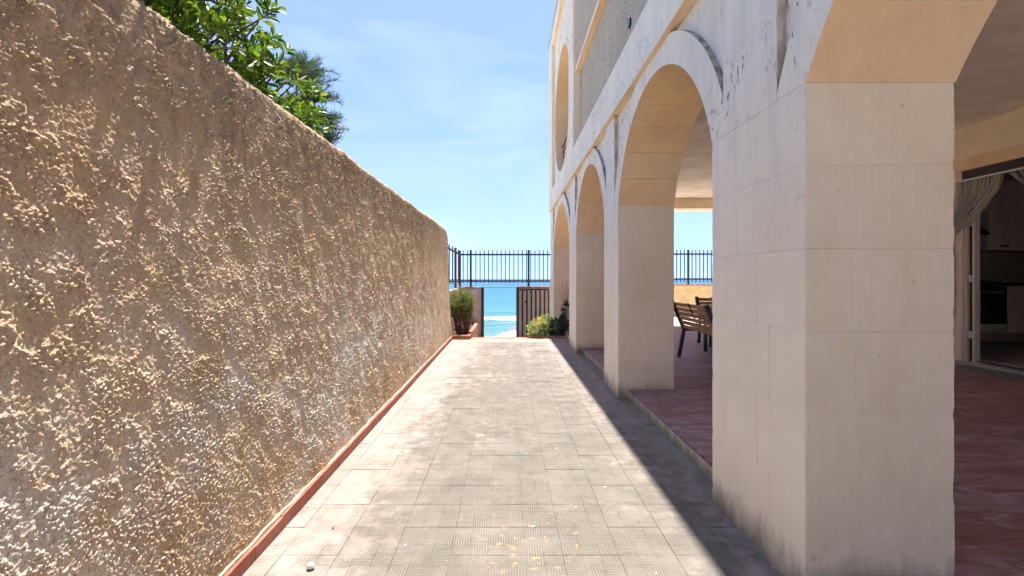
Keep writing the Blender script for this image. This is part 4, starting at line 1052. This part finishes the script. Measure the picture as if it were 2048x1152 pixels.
Vv, F = needles(bb, dd, RNG.uniform(0.16, 0.30, n), 0.022); f = rel(quads('blades', Vv, F, 'ivy'), spk); f['kind'] = 'stuff'
for (tx_, ty_, tz) in ((1.42, 13.4, 1.22), (1.50, 13.5, 1.48), (1.60, 13.5, 1.50), (1.64, 13.4, 1.40), (1.70, 13.6, 1.30)):
    rel(MB().tube([(1.66, 13.55, 0.72), ((1.66 + tx_) / 2 - 0.03, 13.5, 0.95), (tx_, ty_, tz)], [0.009, 0.007, 0.004], 5).build('bare_stem', 'twig'), spk)
leafy_mound('trailing_ivy', 'ivy trailing down the side of the off-white pot', [((1.53, 13.40, 0.62), (0.06, 0.06, 0.14)), ((1.50, 13.38, 0.40), (0.06, 0.06, 0.16)), ((1.56, 13.36, 0.28), (0.07, 0.05, 0.12))], 'ivy', 700, (0.035, 0.06), (0.025, 0.04), 'plant', 0.16)

# ================================================================== PARASOLS ON THE BEACH
def parasol(label, x, y, ztop, r, m, ground):
    root = tag(empty('beach_parasol', (x, y, ground)), label, 'parasol', 'parasols on the beach')
    n = 8; ring = []
    v = [(x, y, ztop)]; f = []
    for j, (q, dz) in enumerate(((0.35, 0.07), (0.7, 0.22), (1.0, 0.42))):
        for k in range(n * 2):
            t = math.pi * k / n; rq = q * r * (1 if k % 2 == 0 else 0.965); v.append((x + rq * math.cos(t), y + rq * math.sin(t), ztop - dz * r / 1.1 - (0.015 if k % 2 else 0)))
    N = 2 * n
    for k in range(N): f.append((0, 1 + k, 1 + (k + 1) % N))
    for j in range(2):
        for k in range(N): a = 1 + j * N; f.append((a + k, a + N + k, a + N + (k + 1) % N, a + (k + 1) % N))
    a = 1 + 2 * N; b = len(v)
    for k in range(N): p = v[a + k]; v.append((p[0], p[1], p[2] - 0.10))
    for k in range(N): f.append((a + k, b + k, b + (k + 1) % N, a + (k + 1) % N))
    rel(mesh('canopy', v, f, m), root)
    rel(MB().tube([(x, y, ground - 0.3), (x, y, ztop + 0.05)], 0.022, 8).build('pole', 'white'), root)
    return root
parasol('white floral beach parasol showing over the court edge through the gate', 0.35, 24.0, -0.97, 1.25, 'parasol_w', -2.95)
parasol('indigo beach parasol behind the floral one, at the right of the gate opening', 1.15, 27.0, -0.80, 1.2, 'parasol_b', -2.97)

# ================================================================== BENCH, CHAIR, TABLE ON THE LOGGIA
def garden_seat(name, label, cat, loc, rz, length, wood):
    """local frame: +y is where the sitter faces, x along the back; origin on the floor under the back"""
    root = tag(empty(name, loc, None, rz), label, cat)
    h = length / 2
    # back legs and leaning back posts in one bent bar per side
    for s_ in (-1, 1):
        x = s_ * h
        p = [(0.0, 0.0), (0.055, 0.0), (0.155, 0.50), (0.105, 0.53), (-0.105, 1.0), (-0.155, 0.985), (0.075, 0.47)]
        MB().prism([(a, b) for a, b in ((-0.02, 0), (0.035, 0), (0.125, 0.50), (0.07, 0.50))], 0, x - 0.028, x + 0.028).build('leg', 'brown_iron', root)
        MB().prism([(0.07, 0.48), (0.125, 0.50), (-0.09, 1.0), (-0.145, 0.985)], 0, x - 0.0285, x + 0.0285).build('back_post', 'brown_iron', root)
        MB().prism([(0.60, 0.0), (0.655, 0.0), (0.655, 0.46), (0.60, 0.46)], 0, x - 0.028, x + 0.028).build('leg', 'brown_iron', root)
        MB().prism([(0.10, 0.455), (0.66, 0.46), (0.66, 0.50), (0.10, 0.495)], 0, x - 0.0275, x + 0.0275).build('seat_rail', 'brown_iron', root)
    for k in range(6):
        t = (k + 0.5) / 6; z = 0.50 + 0.475 * t; y = 0.135 - 0.215 * t + 0.012 - 0.05 * math.sin(math.pi * (1 - t) * 0.5)
        zz = 0.033
        MB().prism([(y - 0.008 + 0.013, z - zz), (y + 0.012 + 0.013, z - zz), (y + 0.012 - 0.013, z + zz), (y - 0.008 - 0.013, z + zz)], 0, -h + 0.03, h - 0.03).build('back_slat', wood, root)
    for k in range(6): y = 0.15 + k * 0.088; MB().box(-h + 0.03, h - 0.03, y, y + 0.072, 0.502 - 0.012 * math.sin(math.pi * k / 5), 0.526 - 0.012 * math.sin(math.pi * k / 5), 0.004).build('seat_slat', wood, root)
    MB().tube([(0, 0.10, 0.49), (0, 0.012, 0.72), (0, -0.115, 0.985)], 0.011, 6).build('strap', 'brown_iron', root)
    return root
garden_seat('garden_bench', 'slatted wooden bench with dark iron frame, its back to the arcade', 'bench', (3.08, 8.19, ZT), -math.pi / 2, 1.52, 'slat')
garden_seat('garden_chair', 'slatted wooden chair at the far end of the table, beyond the bench', 'chair', (4.50, 10.86, ZT), math.pi, 0.66, 'slat_shaded')
tb = tag(empty('garden_table', (4.4, 8.4, ZT)), 'slatted wooden garden table half hidden behind the bench', 'table')
for (x, y) in ((3.80, 9.55), (4.95, 9.55), (3.80, 7.2), (4.95, 7.2)): rel(box('leg', 'brown_iron', None, x - 0.03, x + 0.03, y - 0.03, y + 0.03, ZT, 0.92, 0.004), tb)
rel(box('apron', 'brown_iron', None, 3.78, 4.97, 7.18, 9.57, 0.921, 0.97), tb)
for k in range(9): rel(box('top_slat', 'slat', None, 3.72 + k * 0.145, 3.72 + k * 0.145 + 0.13, 7.1, 9.65, 0.972, 1.0, 0.004), tb)

# ================================================================== DOORWAY THINGS
def string_curtain(label, ys, tie_y, tie_z, seed):
    root = tag(empty('string_curtain', (XH - 0.02, (ys[0] + ys[1]) / 2, 3.05)), label, 'curtain', 'string curtains in the kitchen doorway')
    rg = np.random.default_rng(seed); a, b = MB(), MB()
    n = 84
    for k in range(n):
        t = (k + rg.random()) / n; y0 = ys[0] + (ys[1] - ys[0]) * t; x0 = XH - 0.03 + rg.normal() * 0.008
        ty = tie_y + rg.normal() * 0.015; tz = tie_z + 0.06 * rg.normal() + (t - 0.5) * -0.05
        sag = 0.16 * t + 0.03 * rg.normal(); pts = []
        for j in range(9):
            s_ = j / 8; y = y0 + (ty - y0) * (s_ ** 1.55); z = 3.06 + (tz - 3.06) * s_ - sag * math.sin(math.pi * s_) * 0.35
            pts.append((x0 + 0.02 * math.sin(s_ * 5 + k), y, z))
        for j in range(3): pts.append((x0, ty + rg.normal() * 0.02, tz - 0.45 * (j + 1)))
        (a if (k // 7) % 2 else b).tube(pts, 0.0045, 4, False)
    rel(a.build('cords', 'rope'), root)['kind'] = 'stuff'; rel(b.build('blue_cords', 'rope_b'), root)['kind'] = 'stuff'
    rel(MB().tube([(XH - 0.03, tie_y - 0.05, tie_z - 0.02), (XH - 0.06, tie_y, tie_z - 0.05), (XH - 0.03, tie_y + 0.05, tie_z - 0.02)], 0.02, 6).build('tie_back', 'rope'), root)
    return root
string_curtain('left string curtain of cream and grey cords tied back in the kitchen doorway', (8.22, 7.42), 8.30, 2.28, 3)
string_curtain('right string curtain of cream and grey cords tied back in the kitchen doorway', (7.34, 5.9), 5.66, 2.28, 4)
tag(box('curtain_rail', 'alu', None, XH - 0.06, XH - 0.01, DY0 - 0.1, DY1 + 0.15, 3.065, 3.095, 0.004), 'pale metal curtain rail across the head of the kitchen doorway', 'curtain rail')
v = []; f = []; n = 28
for k in range(n + 1):
    t = math.pi * k / n
    v += [(XH - 0.07 - 0.50 * math.sin(t), 7.15 + 0.85 * math.cos(t), ZT + 0.002), (XH - 0.07 - 0.49 * math.sin(t), 7.15 + 0.84 * math.cos(t), ZT + 0.016)]
for k in range(n): f.append((2 * k, 2 * k + 2, 2 * k + 3, 2 * k + 1))
f.append(tuple(2 * k + 1 for k in range(n + 1))[::-1]); f.append(tuple(2 * k for k in range(n + 1))); f.append((0, 1, 2 * n + 1, 2 * n))
tag(mesh('doormat', v, f, 'mat'), 'half round grey doormat on the red tiles before the kitchen door', 'doormat')

# ---- kitchen units
KY = 10.0
def unit_box(name, label, cat, x0, x1, z0, z1, doors, m='white', depth=0.56, group=None):
    r = tag(empty(name, ((x0 + x1) / 2, KY + depth / 2, z0)), label, cat, group)
    rel(box('carcass', m, None, x0, x1, KY + 0.02, KY + depth, z0, z1), r)
    for (a, b, hz) in doors:
        d = rel(box('door', m, None, a + .003, b - .003, KY, KY + 0.0195, z0 + .004, z1 - .004, 0.003), r)
        h_ = box('handle', 'dark', d, (a + b) / 2 - 0.08, (a + b) / 2 + 0.08, KY - 0.03, KY - 0.0005, hz - 0.012, hz + 0.012, 0.006); h_.matrix_parent_inverse = Matrix.Identity(4)
    return r
unit_box('wall_cabinet', 'pale wall cabinet hanging beside the cooker hood', 'cabinet', 9.64, 10.95, 2.08, 3.50, ((9.64, 10.26, 2.16), (10.26, 10.95, 2.16)), depth=0.36)
unit_box('base_cabinet', 'pale base cabinet to the right of the black oven', 'cabinet', 10.02, 10.95, 0.42, 1.36, ((10.02, 10.95, 1.28),))
ov = tag(empty('oven', (9.62, KY, 0.42)), 'black oven built in under the dark worktop', 'oven')
rel(box('oven_door', 'dark', None, 9.22, 10.015, KY, KY + 0.5, 0.60, 1.355, 0.006), ov); rel(box('drawer', 'white', None, 9.22, 10.015, KY, KY + 0.5, 0.42, 0.596, 0.004), ov)
rel(box('handle', 'alu', None, 9.32, 9.92, KY - 0.04, KY - 0.02, 1.22, 1.24, 0.004), ov)
tag(box('worktop', 'dark', None, 8.6, 10.95, KY - 0.02, KY + 0.58, 1.363, 1.42, 0.005), 'dark stone worktop running over the oven and base cabinet', 'worktop')
hb = tag(empty('gas_hob', (9.6, KY + 0.28, 1.42)), 'black gas hob on the worktop below the hood', 'hob')
rel(box('hob_plate', 'dark', None, 9.28, 9.98, KY + 0.06, KY + 0.5, 1.4205, 1.435, 0.004), hb)
for x in (9.45, 9.8): rel(MB().tube([(x + 0.09 * math.cos(t * 0.785), KY + 0.26 + 0.09 * math.sin(t * 0.785), 1.46) for t in range(9)], 0.008, 5).build('pan_grid', 'dark'), hb)
hd = tag(empty('cooker_hood', (9.4, KY + 0.2, 2.38)), 'black cooker hood with sloping lip beside the wall cabinet', 'cooker hood')
rel(MB().prism([(KY - 0.05, 2.38), (KY + 0.55, 2.38), (KY + 0.55, 2.62), (KY + 0.25, 2.62), (KY - 0.05, 2.42)], 0, 9.0, 9.63).build('canopy', 'dark'), hd)
rel(box('chimney', 'dark', None, 9.18, 9.48, KY + 0.26, KY + 0.55, 2.621, 3.6), hd)
tag(box('tiled_backsplash', 'splash', None, 8.6, 11.05, KY + 0.56, KY + 0.598, 1.422, 2.07), 'grey diamond tiled splashback between worktop and wall cabinet', 'splashback')
tag(box('tall_cabinet', 'dark', None, 7.75, 8.58, KY, KY + 0.56, 0.2, 3.4, 0.006), 'dark tall cabinet left of the oven inside the kitchen', 'cabinet')

tp = structure(box('sunlit_terrace_strip', 'sunlit_pale', None, 1.75, XH + 3.6, 14.62, 18.39, ZT - 0.05, ZT + 0.004))  # pale sheet over the red tiles: sunlight painted into the floor colour
# ================================================================== SMALL THINGS ON THE COURT
pv = []; pf = []
nn = 12
for i in range(7):
    ph = math.pi * i / 6
    for k in range(nn):
        t = 2 * math.pi * k / nn; rr_ = math.sin(ph) * (1 + 0.05 * math.sin(3 * t))
        pv.append((-1.012 + 0.0215 * rr_ * math.cos(t), 2.585 + 0.019 * rr_ * math.sin(t), 0.0185 - 0.0185 * math.cos(ph)))
for i in range(6):
    for k in range(nn): pf.append((i * nn + k, i * nn + (k + 1) % nn, (i + 1) * nn + (k + 1) % nn, (i + 1) * nn + k))
tag(mesh('pebble', pv, pf, 'pebble', smooth=True), 'small white pebble lying on the tiles near the red skirting', 'pebble')
def petal(x, y, label, m='railred', s_=0.012, nm='fallen_petal', cat='petal'):
    o = mesh(nm, [(x - s_, y, 0.003), (x, y - s_ * .6, 0.004), (x + s_, y, 0.0075), (x, y + s_ * .6, 0.005), (x, y, 0.011)], [(0, 1, 4), (1, 2, 4), (2, 3, 4), (3, 0, 4), (3, 2, 1, 0)], m)
    tag(o, label, cat)
petal(-1.04, 3.00, 'tiny dark red petal lying on the pale tiles beside the skirting', s_=0.010)
petal(0.16, 3.02, 'white paint flake on the tiles near the middle joint', 'pebble', 0.014, 'paint_flake', 'paint flake')

# ------------------------------------------------------------------ to real size
for o in list(SC.objects):
    if o.parent is None and o.type not in ('CAMERA', 'LIGHT'):
        o.location = o.location * S; o.scale = o.scale * S
